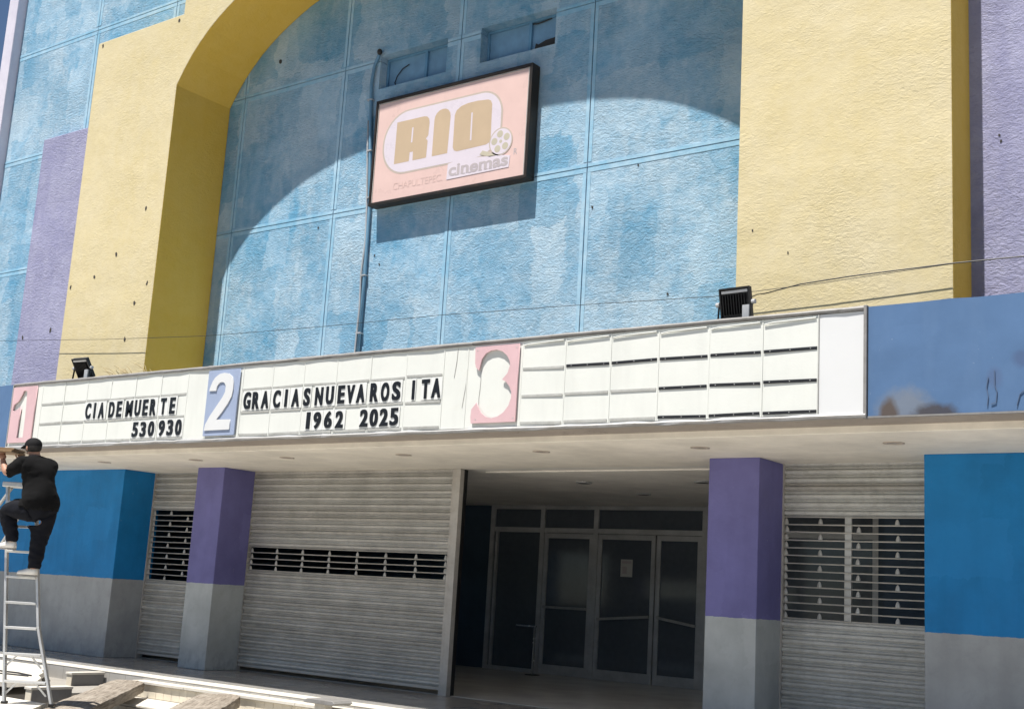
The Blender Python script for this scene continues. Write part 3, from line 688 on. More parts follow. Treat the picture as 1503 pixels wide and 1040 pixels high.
def word(chars, x0, x1, zb_, capt, where, numeral_=False):
    wsum = sum(WID.get(c, 1.0)*.148 for c in chars); gap = max(.008, ((x1-x0)-wsum)/max(1, len(chars)-1)) if len(chars) > 1 else 0
    sc_ = 1.0
    if gap < .02:
        sc_ = ((x1-x0)-.026*(len(chars)-1))/wsum; gap = .026
    x = x0
    for i, ch in enumerate(chars):
        wd = WID.get(ch, 1.0)*.148*sc_; cx = x+wd/2; x += wd+gap
        lab = 'black %s %s on a clear tile, %s' % ('digit' if ch.isdigit() else 'letter', NUMW.get(ch, ch), where % ORD[i] if '%s' in where else where)
        t = thing('marquee_digit' if ch.isdigit() else 'marquee_letter', (cx, FY, zb_), lab, 'digit' if ch.isdigit() else 'letter', 'changeable characters on the marquee')
        ky = (ch, round(wd, 3), capt)
        if ky not in cache:
            sh_ = .011 if ch not in 'I1' else .006
            me1 = fit_text(ch, wd-2*sh_*.7, capt, .006, MT['letter'], .030); me2 = me1.copy(); bmj = bmesh.new()
            me1.transform(Matrix.Translation((-sh_*.7, 0, 0))); me2.transform(Matrix.Translation((sh_*.7, -.0004, 0)))
            bmj.from_mesh(me1); bmj.from_mesh(me2); bmj.to_mesh(me1); bmj.free(); cache[ky] = me1
        tz = random.uniform(-.014, .014)
        pw = wd/2+gap/2*.92
        p_ = MB().box(cx-pw, cx+pw, FY-.012, FY-.007, zb_-.018, zb_+capt+.022).build('tile', MT['plate'], t)
        g = inst('glyph', cache[ky], (cx, FY-.017, zb_+random.uniform(-.003, .003)), t, (0, tz, 0))
A1 = '%s character of the block '
word('CIA', -17.51, -17.01, 3.905, .252, '%s in the word CIA beside the pink 1')
word('DE', -16.895, -16.565, 3.905, .252, '%s in the word DE beside the pink 1')
word('MUER', -16.46, -15.715, 3.905, .252, '%s in the word MUERTE')
word('TE', -15.61, -15.265, 3.905, .252, '%s of the last two in MUERTE')
word('530', -16.245, -15.705, 3.578, .232, '%s of the left trio under MUERTE')
word('930', -15.60, -15.06, 3.578, .240, '%s of the right trio under MUERTE')
word('GRA', -13.745, -13.215, 3.908, .248, '%s in the word GRACIAS')
word('CIA', -13.13, -12.60, 3.908, .248, '%s in the middle CIA of the word GRACIAS')
word('S', -12.525, -12.395, 3.908, .248, 'closing the word GRACIAS')
word('NU', -12.30, -11.945, 3.908, .248, '%s in the word after GRACIAS')
word('EVA', -11.87, -11.37, 3.908, .248, '%s of three ending the word after GRACIAS')
word('ROS', -11.28, -10.745, 3.908, .248, '%s in the last word of that line')
word('I', -10.55, -10.505, 3.912, .248, 'alone after a gap near the pink 3')
word('TA', -10.39, -10.07, 3.912, .248, '%s of the final two letters')
word('1962', -12.43, -11.73, 3.585, .230, '%s digit of the left-hand year')
word('2025', -11.43, -10.75, 3.585, .230, '%s digit of the right-hand year')

# recessed downlights in the soffit -------------------------------------------
LX = [-18.86, -16.40, -14.26, -11.88, -9.48, -7.15, -4.79, -2.4]
for i, x in enumerate(LX[:7]):
    t = thing('downlight', (x, -1.0, 3.4), '%s round downlight from the left in the soffit under the marquee' % ORD[i], 'downlight', 'downlights in the marquee soffit')
    m = MB(); vs = []; N_ = 20
    for (rr, zz) in ((.115, 3.399), (.118, 3.392), (.085, 3.390), (.078, 3.397)): vs += [(x+rr*math.cos(a*2*math.pi/N_), -1.0+rr*math.sin(a*2*math.pi/N_), zz) for a in range(N_)]
    fs = [(k_*N_+a, k_*N_+(a+1) % N_, (k_+1)*N_+(a+1) % N_, (k_+1)*N_+a) for k_ in range(3) for a in range(N_)]
    m.add(vs, fs).build('rim', MT['sign_line'], t, smooth=True)
    MB().add([(x+.08*math.cos(a*2*math.pi/N_), -1.0+.08*math.sin(a*2*math.pi/N_), 3.3965) for a in range(N_)], [list(range(N_))]).build('lens', MT['lens'], t)
for i, (x, y) in enumerate([(-11.3, 2.8), (-9.15, 2.83), (-11.3, 4.7)]):
    t = thing('ceiling_light', (x, y, 3.415), ['flat dark ceiling light in the lobby nearest its open left side', 'flat dark ceiling light in the lobby nearest the right purple pillar', 'flat dark ceiling light farthest back in the lobby'][i], 'ceiling light', 'lobby ceiling lights')
    N_ = 16
    MB().add([(x+.13*math.cos(a*2*math.pi/N_), y+.13*math.sin(a*2*math.pi/N_), z_) for z_ in (3.414, 3.39) for a in range(N_)], [list(range(N_)), list(range(N_, 2*N_))]+[(a, (a+1) % N_, N_+(a+1) % N_, N_+a) for a in range(N_)]).build('rim', MT['frame'], t)
    MB().add([(x+.1*math.cos(a*2*math.pi/N_), y+.1*math.sin(a*2*math.pi/N_), 3.388) for a in range(N_)], [list(range(N_))]).build('lens', MT['black'], t)

# ------------------------------------------------------------------ roller shutters
SY = .74
def slat_mesh(x0, x1, p, mat):
    prof_ = [(.012, 0), (.012, .008), (-.016, .012), (-.030, .026), (-.034, .042), (-.026, .058), (-.004, .063), (.012, .066), (.012, .072), (-.006, .074), (-.012, .084), (-.006, .094), (.012, .097), (.012, p-.001)]
    k = len(prof_); vs = [(x, y_, z_) for x in (x0, x1) for y_, z_ in prof_]+[(x, y_+.004, z_) for x in (x0, x1) for y_, z_ in prof_]
    fs = []
    for i in range(k-1): fs += [(i, i+1, k+i+1, k+i), (2*k+i, 2*k+i+1, 3*k+i+1, 3*k+i)]
    return MB().add(vs, fs).mesh('slat', mat)
def bracket_mesh():
    m = MB(); vs = []; N_ = 8
    for rr, zz in ((.030, -.034), (.029, -.012), (.020, .016), (.006, .036)): vs += [(rr*math.cos(a*2*math.pi/N_), rr*.6*math.sin(a*2*math.pi/N_), zz) for a in range(N_)]
    fs = [(k_*N_+a, k_*N_+(a+1) % N_, (k_+1)*N_+(a+1) % N_, (k_+1)*N_+a) for k_ in range(3) for a in range(N_)]+[list(range(N_)), list(range(3*N_, 4*N_))]
    m.add(vs, fs); return m.mesh('bracket', MT['bar'])
BRK = bracket_mesh()
def shutter(x0, x1, zbot, zg0, zg1, pitch_bar, cols_, label, mat, p=.108, stagger=True, posts=()):
    t = thing('roller_shutter', ((x0+x1)/2, SY, 0), label, 'shutter', 'roller shutters under the marquee')
    sms = [slat_mesh(-(x1-x0)/2, (x1-x0)/2, p, m_) for m_ in (mat, mat, mat, MT['slat_d'], MT['slat_l'])]
    z = zg1+.01
    while z < 3.385:
        inst('slat', random.choice(sms), ((x0+x1)/2, SY+random.uniform(-.004, .004), z), t, (random.uniform(-.03, .03), random.uniform(-.0012, .0012), 0)); z += p
    z = zg0-p-.01
    while z > zbot-.02:
        inst('slat', random.choice(sms), ((x0+x1)/2, SY+random.uniform(-.004, .004), z), t, (random.uniform(-.03, .03), random.uniform(-.0012, .0012), 0)); z -= p
    MB().box(x0, x1, SY-.022, SY+.022, z+p-.05, z+p-.004).build('bottom_rail', MT['guide'], t, .004)
    nb_ = int(round((zg1-zg0)/pitch_bar)); pb = (zg1-zg0)/nb_
    for i in range(nb_+1):
        zz = zg0+i*pb; tl = random.uniform(-.004, .004)
        MB().tube([(x0, SY-.006, zz-tl), ((x0+x1)/2, SY-.006, zz-.004), (x1, SY-.006, zz+tl)], .0095, 6).build('grille_bar', MT['bar'], t)
    for ci, cx in enumerate(cols_):
        for i in range(nb_):
            if stagger and (i+ci) % 2 == 0 and ci > 0: continue
            inst('bracket', BRK, (cx+random.uniform(-.006, .006), SY-.006, zg0+(i+.42)*pb), t)
    for a, b in posts: MB().box(a, b, SY+.01, SY+.05, zg0-.02, zg1+.02).build('mullion', MT['bar'], t, .004)
    MB().box(x0-.03, x0-.002, SY-.05, SY+.05, 0, 3.4).build('guide_rail', MT['guide'], t)
    MB().box(x1+.002, x1+.03, SY-.05, SY+.05, 0, 3.4).build('guide_rail', MT['guide'], t)
    return t
shutter(-16.86, -12.345, .06, 1.70, 2.10, .1, [-16.77, -16.145, -15.52, -14.895, -14.265, -13.64, -13.01, -12.405], 'wide steel roller shutter with one narrow see-through band of bars', MT['slat'], .112, False)
shutter(-19.60, -17.58, .04, 1.43, 2.72, .097, [-19.56, -19.08, -18.59, -18.1, -17.65], 'narrow roller shutter between the left blue wall and purple pillar', MT['slat'])
shutter(-6.83, -4.84, .04, 1.46, 2.73, .0977, [-6.845+.04, -6.352, -5.857, -5.365, -4.87], 'scuffed roller shutter between the right purple pillar and blue wall', MT['slat_b'], .104, True, [(-6.04, -5.95)])
t = thing('shutter_post', (-12.22, SY, 0), 'steel jamb post at the open end of the wide shutter', 'post')
MB().box(-12.312, -12.185, SY-.055, SY+.045, 0, 3.4).build('post_front', MT['guide'], t, .006)
MB().box(-12.24, -12.19, SY+.045, SY+.14, 0, 3.4).build('post_channel', MT['black'], t, .006)

# ------------------------------------------------------------------ lobby storefront
GY = 7.2
sf = thing('glass_storefront', (-12.4, GY, 0), 'dark glazed storefront with aluminium doors at the back of the lobby', 'storefront')
for x in (-16.47, -15.16, -13.84, -11.38, -10.05, -8.05): MB().box(x-.055, x+.055, GY-.05, GY+.05, 0, 3.41).build('mullion', MT['frame'], sf, .004)
for a, b in ((-16.415, -15.215), (-15.105, -13.895), (-13.785, -11.435), (-11.325, -10.105), (-9.995, -8.105)):
    MB().box(a, b, GY-.045, GY+.045, 2.85, 2.95).build('transom', MT['frame'], sf, .004)
    MB().box(a, b, GY-.045, GY+.045, 3.33, 3.41).build('head', MT['frame'], sf, .004)
    MB().box(a, b, GY-.006, GY+.006, 2.95, 3.33).build('pane', MT['glass'], sf)
    if a in (-16.415, -11.325, -9.995):
        MB().box(a, b, GY-.006, GY+.006, .08, 2.85).build('pane', MT['glass'], sf)
        MB().box(a, b, GY-.04, GY+.04, 0, .08).build('sill', MT['frame'], sf)
MB().box(-16.36, -16.30, GY-.06, GY-.01, .08, 2.85).build('jamb', MT['frame'], sf)
def door(x0, x1, za, zb_):
    d = MB().box(x0, x0+.09, GY-.035, GY+.035, .01, 2.84).box(x1-.09, x1, GY-.035, GY+.035, .01, 2.84).box(x0+.09, x1-.09, GY-.035, GY+.035, 2.74, 2.84).box(x0+.09, x1-.09, GY-.035, GY+.035, .01, .20).build('door', MT['frame'], sf, .003)
    MB().box(x0+.09, x1-.09, GY-.006, GY+.006, .20, 2.74).build('pane', MT['glass'], d)
    MB().bar((x0+.07, GY-.08, za), (x1-.07, GY-.08, zb_), .04, .05).bar((x0+.07, GY-.06, za), (x0+.10, GY-.06, za), .05, .06).build('push_bar', MT['alu'], d, .006)
door(-15.10, -13.90, 1.34, 1.345); door(-13.78, -12.455, 1.17, 1.275); door(-12.425, -11.44, 1.275, 1.16)
t = thing('paper_notice', (-13.1, GY-.012, 2.03), 'small square paper notice taped inside the middle glass door', 'notice')
MB().box(-13.24, -12.97, GY-.013, GY-.009, 2.02, 2.36).build('sheet', MT['paper'], t)
MB().box(-13.21, -13.00, GY-.0165, GY-.014, 2.28, 2.33).box(-13.20, -13.10, GY-.0165, GY-.014, 2.08, 2.22).build('print', MT['sign_grey'], t)
t = thing('queue_post', (-15.0, 6.6, 0), 'slim steel queue post before the leftmost glass door', 'post')
MB().tube([(-14.83, 6.6, .03), (-14.83, 6.6, .95)], .028, 10).build('pole', MT['chrome'], t)
MB().tube([(-14.83, 6.6, 0), (-14.83, 6.6, .02), (-14.83, 6.6, .035)], [.16, .15, .03], 16).build('base', MT['black'], t)
MB().box(-15.28, -14.79, 6.585, 6.615, .935, .965).build('belt_head', MT['chrome'], t)

# ------------------------------------------------------------------ lightbox sign
t = thing('lightbox_sign', (-13.35, 1.37, 8.1), 'pink lightbox sign in a black frame high on the blue wall', 'sign')
SF = 1.165
X0, X1, Z0, Z1 = -15.08, -11.60, 8.155, 10.135
MB().box(X0+.02, X1-.02, SF+.02, 1.36, Z0+.02, Z1-.02).build('box', MT['sign_black'], t)
fr_ = MB()
fr_.box(X0, X1, SF-.03, 1.35, Z1-.05, Z1).box(X0, X1, SF-.03, 1.35, Z0, Z0+.055).box(X0, X0+.04, SF-.03, 1.35, Z0+.055, Z1-.05).box(X1-.05, X1, SF-.03, 1.35, Z0+.055, Z1-.05).build('frame', MT['sign_black'], t, .006)
face = MB().box(X0+.04, X1-.05, SF, SF+.02, Z0+.055, Z1-.05).build('face', MT['sign_pink'], t)
MB().box(X0+.05, X1-.06, SF-.012, SF-.001, Z1-.075, Z1-.062).box(X1-.085, X1-.072, SF-.012, SF-.001, Z0+.06, Z1-.08).box(X0+.055, X0+.066, SF-.012, SF-.001, Z0+.06, Z1-.08).build('bead', MT['rail_grey'], face)
def rrect(x0, x1, z0, z1, radii, n_=10):
    # radii: bottom left, bottom right, top right, top left
    out = []
    for (cx, cz, r_, a0) in ((x0+radii[0], z0+radii[0], radii[0], 180), (x1-radii[1], z0+radii[1], radii[1], 270), (x1-radii[2], z1-radii[2], radii[2], 0), (x0+radii[3], z1-radii[3], radii[3], 90)):
        for i in range(n_+1):
            a = R(a0+90*i/n_); out.append((cx+r_*math.cos(a), cz+r_*math.sin(a)))
    return out
def decal(poly, mat, lev, name='print'):
    return MB().prism(poly, SF-.0012*lev-.0006, SF-.0001).build(name, MT[mat], face)
decal(rrect(-14.86, -12.18, 8.655, 9.845, (.56, .5, .46, .58)), 'sign_line', 1, 'logo_border')
decal(rrect(-14.825, -12.215, 8.685, 9.815, (.53, .47, .43, .55)), 'sign_white', 2, 'logo_field')
def glyph_poly(poly): decal(poly, 'sign_tan', 3, 'logo_letter')
# R: a slab with a slit, a foot notch and rounded top right
glyph_poly([(-14.555, 8.865), (-14.205, 8.865), (-14.20, 9.03), (-14.125, 9.03), (-14.12, 8.865), (-13.81, 8.865), (-13.80, 9.17), (-13.845, 9.22), (-13.795, 9.27), (-13.785, 9.50), (-13.80, 9.575), (-13.85, 9.625), (-13.92, 9.642), (-14.55, 9.642)])
glyph_poly([(-13.68, 8.865), (-13.335, 8.865), (-13.315, 9.53), (-13.33, 9.60), (-13.37, 9.655), (-13.43, 9.69), (-13.50, 9.698), (-13.57, 9.685), (-13.63, 9.645), (-13.67, 9.585), (-13.68, 9.52)])
glyph_poly([(-13.22, 8.95), (-13.19, 8.89), (-13.13, 8.862), (-12.50, 8.875), (-12.43, 8.90), (-12.405, 8.97), (-12.42, 9.58), (-12.45, 9.645), (-12.51, 9.675), (-12.74, 9.698), (-12.95, 9.695), (-13.09, 9.67), (-13.19, 9.61), (-13.225, 9.53)])
for sl_ in ([(-14.187, 9.205), (-14.155, 9.205), (-14.15, 9.48), (-14.183, 9.48)], [(-12.85, 9.01), (-12.818, 9.01), (-12.828, 9.505), (-12.858, 9.505)]): decal(sl_, 'sign_white', 4, 'logo_slit')
N_ = 28
disc = lambda cx, cz, r_: [(cx+r_*math.cos(i*2*math.pi/N_), cz+r_*math.sin(i*2*math.pi/N_)) for i in range(N_)]
decal(disc(-12.185, 8.875, .245), 'sign_line', 5, 'reel')
decal(disc(-12.185, 8.875, .222), 'sign_white', 6, 'reel_face')
for i in range(5):
    a = R(90+72*i+10); decal(disc(-12.185+.135*math.cos(a), 8.875+.135*math.sin(a), .062), 'sign_olive', 7, 'reel_hole')
decal(disc(-12.185, 8.875, .03), 'sign_olive', 7, 'reel_hole')
decal([(-12.62, 8.72), (-12.40, 8.64), (-12.22, 8.645), (-12.22, 8.70), (-12.38, 8.71), (-12.56, 8.78)], 'sign_olive', 5, 'film_strip')
decal([(-13.31, 8.385), (-11.99, 8.40), (-11.975, 8.60), (-12.2, 8.64), (-12.75, 8.685), (-13.06, 8.70), (-13.30, 8.665)], 'sign_white', 5, 'word_backing')
def sign_text(body, x0, x1, z0, ht, mat, bold, lev):
    me = fit_text(body, x1-x0, ht, .002, MT[mat], bold)
    wl = world_loc(face); o = bpy.data.objects.new('lettering', me); C.objects.link(o); o.parent = face
    o.location = ((x0+x1)/2-wl[0], SF-.0012*lev-wl[1], z0-wl[2]); return o
sign_text('cinemas', -13.27, -12.01, 8.435, .205, 'sign_grey', .028, 6.5)
sl_m = MB()
for cx in (-13.085, -12.94, -12.80, -12.715, -12.58, -12.46, -12.37, -12.28): sl_m.box(cx-.035, cx+.035, SF-.0085, SF-.007, 8.43, 8.447)
sl_m.build('lettering', MT['sign_grey'], face)
sign_text('CHAPULTEPEC', -14.53, -13.44, 8.385, .125, 'sign_text', -.004, 1.5)
MB().box(-13.425, -13.405, SF-.003, SF-.0005, 8.385, 8.405).build('lettering', MT['sign_text'], face)
sign_text('R', -11.905, -11.835, 8.60, .105, 'sign_grey', .0, 1.5)

# ------------------------------------------------------------------ conduit, wires, floodlights, weeds
t = thing('conduit', (-15.3, 1.34, 5.0), 'thin conduit and cable running down the blue wall past the sign', 'conduit')
MB().tube([(-15.22, 1.33, 4.5), (-15.20, 1.33, 7.0), (-15.225, 1.33, 8.25), (-15.38, 1.33, 9.9), (-15.44, 1.33, 10.6), (-15.40, 1.33, 10.95), (-15.32, 1.33, 11.12), (-15.27, 1.31, 11.19)], .032, 10).build('pipe', MT['conduit_paint'], t, smooth=True)
MB().tube([(-15.30, 1.33, 4.5), (-15.30, 1.345, 5.6), (-15.27, 1.34, 6.4), (-15.30, 1.335, 7.0), (-15.26, 1.34, 7.6), (-15.30, 1.335, 8.3), (-15.41, 1.34, 9.4), (-15.44, 1.34, 9.9)], .02, 8).build('cable', MT['frame'], t, smooth=True)
MB().ell((-15.265, 1.30, 11.2), .05, .05, .06).build('weatherhead', MT['cable'], t, smooth=True)
for z in (5.9, 6.95, 8.4, 9.3, 10.3):
    x = -15.215 if z < 8.3 else -15.225-(z-8.25)*.095
    MB().box(x-.06, x+.06, 1.29, 1.366, z-.012, z+.012).build('clamp', MT['frame'], t)
tag(MB().tube([(-26.7, -.1, 6.30), (-24.26, -.1, 6.147), (-20.5, -.1, 5.90), (-17.64, -.1, 5.746), (-14.8, -.1, 5.68), (-12.1, -.1, 5.653), (-9.5, -.1, 5.575), (-7.48, -.1, 5.50), (-6.0, -.1, 5.53), (-4.3, -.1, 5.60)], .0045, 5).build('thin_wire', MT['cable']), 'thin grey wire strung across the facade just above the marquee', 'wire')
tag(MB().tube([(-6.02, -2.16, 4.86), (-6.2, -1.5, 5.08), (-6.35, -1.0, 5.22), (-5.9, -1.0, 5.29), (-5.28, -1.0, 5.321), (-4.13, -1.0, 5.344), (-3.4, -1.0, 5.336), (-1.5, -1.0, 5.36), (.5, -1.0, 5.45)], .0075, 6).build('power_cable', MT['cable']), 'black cable running right from the right-hand floodlight', 'cable')
def floodlight(x, y, rz, tilt, label):
    t = thing('floodlight', (x, y, 4.60), label, 'floodlight', 'floodlights on top of the marquee')
    t.rotation_euler = (0, 0, rz)
    hp = bpy.data.objects.new('x', None)
    rm = Matrix.Rotation(tilt, 4, 'X')
    def prt(m, name, mat, bevel=0):
        me = m.mesh(name, mat); me.transform(Matrix.Translation((0, 0, .20)) @ rm)
        o = bpy.data.objects.new(name, me); C.objects.link(o); o.parent = t
        if bevel: b = o.modifiers.new('Bevel', 'BEVEL'); b.width = bevel; b.segments = 2
        return o
    bpy.data.objects.remove(hp)
    h = prt(MB().box(-.185, .185, .0, .045, -.17, .17), 'housing', MT['black'], .006)
    prt(MB().box(-.19, .19, -.02, .0, .155, .175).box(-.19, .19, -.02, .0, -.175, -.155).box(-.19, -.17, -.02, .0, -.155, .155).box(.17, .19, -.02, .0, -.155, .155), 'rim', MT['black'], .003)
    m = MB()
    for i in range(9): m.box(-.14+i*.033, -.134+i*.033, -.035, .0, -.12, .10)
    prt(m, 'cooling_fin', MT['black'])
    prt(MB().box(-.16, .16, -.014, .0, .115, .142), 'sunlit_ledge', MT['frame'])  # pale strip paints the sunlit line on the heatsink top
    prt(MB().box(-.165, .165, .045, .05, -.15, .15), 'lens', MT['lens'])
    br = MB()
    br.bar((-.205, -.02, 0), (-.205, 0, .20), .006, .03, (0, 1, 0)).bar((.205, -.02, 0), (.205, 0, .20), .006, .03, (0, 1, 0)).box(-.208, .208, -.04, .04, -.006, .006)
    me = br.mesh('bracket', MT['black']); o = bpy.data.objects.new('bracket', me); C.objects.link(o); o.parent = t
    for sg in (-1, 1):
        me = MB().tube([(sg*.20, 0, .2), (sg*.24, 0, .2)], .026, 10).mesh('knob', MT['frame']); o = bpy.data.objects.new('knob', me); C.objects.link(o); o.parent = t
    me = MB().box(.11, .19, -.05, -.02, .02, .16).mesh('driver_box', MT['frame']); o = bpy.data.objects.new('driver_box', me); C.objects.link(o); o.parent = t
floodlight(-17.99, -2.24, R(4), R(33), 'black floodlight with dry weeds beside it at the left')
floodlight(-6.10, -2.24, R(-3), R(12), 'black floodlight above the empty white panels at the right')
wm = MB(); rr = random.Random(3)
for i in range(26):
    x = -17.45+rr.random()*1.3; L = rr.uniform(.12, .46); y = -2.22+rr.uniform(-.05, .1)
    lean = rr.uniform(.5, 1.15); pts_ = []
    for s_ in range(5):
        u = s_/4; pts_.append((x-L*lean*u*(.6+.4*u), y+.05*u*rr.uniform(-1, 1), 4.49+.02+L*.9*u*(1.1-.35*u)))
    wm.tube(pts_, [.009, .008, .007, .006, .002], 4)
tag(wm.build('dry_weed', MT['grass']), 'dry yellow weeds growing from the marquee top beside the left floodlight', 'weed')

# ------------------------------------------------------------------ stepladder, person, held board
AZ = R(37.12)
OL = Vector((-13.026, -5.735, 0.0))
ld = thing('stepladder', OL, 'tall aluminium stepladder with a man in black climbing it', 'ladder', rz=AZ)
def lpart(m, name, mat, parent=ld, bevel=0, smooth=False):
    o = bpy.data.objects.new(name, m.mesh(name, mat, smooth=smooth)); C.objects.link(o); o.parent = parent
    if bevel: b = o.modifiers.new('Bevel', 'BEVEL'); b.width = bevel; b.segments = 2
    return o
yl = lambda z: .02+.10*z
rxr = lambda z: .27-(.27+.02)*z/.85 if z < .85 else -.02-(z-.85)*.185
rxl = lambda z: -.27-.155*z
def rail(fx, ztop): return [(fx(z), yl(z), z) for z in (0.0, .85, ztop)]
pr_, pl_ = rail(rxr, 2.45), rail(rxl, 2.45)
for nm, pts_ in (('front_rail', pr_), ('front_rail', pl_)):
    m = MB()
    for a, b in zip(pts_, pts_[1:]): m.bar(a, b, .028, .065, (0, 1, 0))
    lpart(m, nm, MT['ladder'], bevel=.004)
for z in (.26, .56, .85, 1.13, 1.42, 1.71, 2.0, 2.28):
    m = MB().box(rxl(z)+.01, rxr(z)-.01, yl(z)-.045, yl(z)+.045, z-.028, z)
    s_ = lpart(m, 'step', MT['ladder'], bevel=.004)
    if z < .6:
        m = MB().bar((rxl(z)+.02, yl(z), z-.16), (rxl(z)+.14, yl(z), z-.03), .008, .02).bar((rxr(z)-.0, yl(z), z-.16), (rxr(z)-.13, yl(z), z-.03), .008, .02)
        lpart(m, 'step_brace', MT['ladder'])
topx = (rxl(2.45)+rxr(2.45))/2
lpart(MB().box(topx-.2, topx+.17, yl(2.45)-.1, yl(2.45)+.14, 2.44, 2.50), 'top_cap', MT['ladder'], bevel=.01)
for dx in (-.15, .15):
    lpart(MB().bar((topx+dx, yl(2.45)+.08, 2.44), (topx+dx*1.7-1.5, .75, 0), .022, .05, (0, 1, 0)), 'rear_rail', MT['ladder'])
for z in (.5, 1.1, 1.7):
    u = z/2.44; cx = (topx-1.5)*(1-u)+topx*u; cy = .75*(1-u)+(yl(2.45)+.08)*u; hw = .255*(1-u)+.15*u
    lpart(MB().bar((cx-hw, cy, z), (cx+hw, cy, z), .02, .03), 'rear_brace', MT['ladder'])
for (x, y) in ((rxr(0), yl(0)), (rxl(0), yl(0)), (topx-.15*1.7-1.5, .75), (topx+.15*1.7-1.5, .75)):
    lpart(MB().box(x-.03, x+.03, y-.04, y+.04, -.004, .03), 'rubber_foot', MT['black'], bevel=.006)

# the climber: one skinned figure, facing left and away, left leg raised
pe = thing('person', OL+Vector((0, 0, 1.42)), 'man in black cap, t-shirt and trousers climbing the stepladder with a board', 'person', rz=AZ)
Vx = []; Ed = []; Rd = []
def jv(x, y, z, r1, r2=None, par=None):
    Vx.append((x, y, z-1.42)); Rd.append((r1, r2 or r1))
    if par is not None: Ed.append((par, len(Vx)-1))
    return len(Vx)-1
pv_ = jv(-.155, .0, 2.24, .165, .16)
be = jv(-.17, .0, 2.38, .185, .18, pv_)
ch = jv(-.215, .02, 2.56, .175, .16, be)
uc = jv(-.25, .03, 2.69, .135, .12, ch)
nk = jv(-.275, .025, 2.785, .062, .062, uc)
hd = jv(-.312, .02, 2.86, .076, .076, nk)
ht = jv(-.325, .015, 2.935, .082, .082, hd)
# left arm, towards the board
a1 = jv(-.365, -.125, 2.70, .080, .080, uc); a2 = jv(-.45, -.135, 2.635, .066, .066, a1); a3 = jv(-.53, -.11, 2.575, .052, .052, a2); a4 = jv(-.595, -.05, 2.645, .046, .046, a3); a5 = jv(-.64, .0, 2.715, .034, .034, a4); jv(-.655, .015, 2.745, .036, .030, a5)
b1 = jv(-.145, .185, 2.70, .080, .080, uc); b2 = jv(-.20, .30, 2.63, .066, .066, b1); b3 = jv(-.29, .40, 2.58, .052, .052, b2); b4 = jv(-.40, .37, 2.655, .044, .044, b3); b5 = jv(-.50, .31, 2.735, .034, .034, b4); jv(-.525, .295, 2.76, .036, .030, b5)
# raised left leg, then the standing right leg
l1 = jv(-.235, -.085, 2.165, .125, .125, pv_); l2 = jv(-.385, -.06, 2.18, .108, .108, l1); l3 = jv(-.515, -.02, 2.165, .086, .086, l2); l4 = jv(-.47, .0, 2.0, .074, .074, l3); l5 = jv(-.43, .02, 1.86, .056, .056, l4); jv(-.425, .025, 1.80, .05, .05, l5)
r1 = jv(-.105, .075, 2.13, .132, .132, pv_); r2 = jv(-.115, .07, 1.99, .110, .110, r1); r3 = jv(-.130, .06, 1.85, .086, .086, r2); r4 = jv(-.137, .06, 1.68, .074, .074, r3); r5 = jv(-.145, .06, 1.54, .056, .056, r4); jv(-.147, .06, 1.50, .05, .05, r5)
bme = bpy.data.meshes.new('body'); bme.from_pydata(Vx, Ed, []); bo = bpy.data.objects.new('body', bme); C.objects.link(bo)
bo.modifiers.new('Skin', 'SKIN')
for i, d in enumerate(bme.skin_vertices[0].data):
    d.radius = Rd[i]; d.use_root = (i == 0)
bo.modifiers.new('Subdivision', 'SUBSURF').levels = 2
bpy.context.view_layer.update()
ev = bpy.data.meshes.new_from_object(bo.evaluated_get(bpy.context.evaluated_depsgraph_get())); bpy.data.objects.remove(bo)
hand = MB()
def hand_fingers(wr, dirv, side, grip):
    dirv = Vector(dirv).normalized(); side = Vector(side).normalized(); up_ = Vector(grip).normalized()
    wr = Vector(wr)
    hand.ell(wr+dirv*.04, .022, .042, .042, 10, 7, rot=Matrix((up_, side, dirv)).transposed())
    for i, L in enumerate((.068, .076, .072, .058)):
        b0 = wr+dirv*.075+side*(-.030+.020*i)
        p1 = b0+dirv*L*.45; p2 = p1+(dirv*.5+up_*.8).normalized()*L*.35; p3 = p2+(up_*.95-dirv*.2).normalized()*L*.3
        hand.tube([b0-dirv*.02, b0, p1, p2, p3], [.0085, .009, .0085, .008, .006], 7)
    b0 = wr+dirv*.03-side*.036
    hand.tube([b0, b0-side*.018+dirv*.022, b0-side*.014+dirv*.044+up_*.014, b0-side*.004+dirv*.058+up_*.028], [.011, .0105, .0095, .007], 7)
hand_fingers((-.652, .012, 1.318), (-.25, .1, .95), (.75, .6, .1), (-.8, .5, 0))
hand_fingers((-.522, .297, 1.333), (-.4, -.2, .9), (.6, .75, .2), (-.6, -.6, .2))
# ears, nose and brow on the head (facing left and away)
fd = Vector((-.86, .5, -.08)).normalized(); lf = Vector((-.5, -.86, 0)).normalized(); hc = Vector((-.32, .018, 1.475))
hand.ell(hc+fd*.088+Vector((0, 0, -.012)), .016, .012, .024, 8, 6); hand.ell(hc+fd*.078+Vector((0, 0, -.052)), .02, .02, .012, 8, 6)
for sg in (-1, 1):
    hand.ell(hc+lf*sg*.084+Vector((0, 0, -.01)), .014, .012, .030, 8, 6)
    hand.ell(hc+fd*.072+lf*sg*.032+Vector((0, 0, .012)), .010, .010, .008, 8, 6)
bm = bmesh.new(); bm.from_mesh(ev); bm.from_mesh(hand.mesh('hand', MT['skin'])); bme2 = bpy.data.meshes.new('body'); bm.to_mesh(bme2); bm.free()
from mathutils import noise as mnoise
bme2.materials.clear(); bme2.materials.append(MT['skin'])
for p_ in bme2.polygons: p_.use_smooth = True
bo = bpy.data.objects.new('body', bme2); C.objects.link(bo); bo.parent = pe
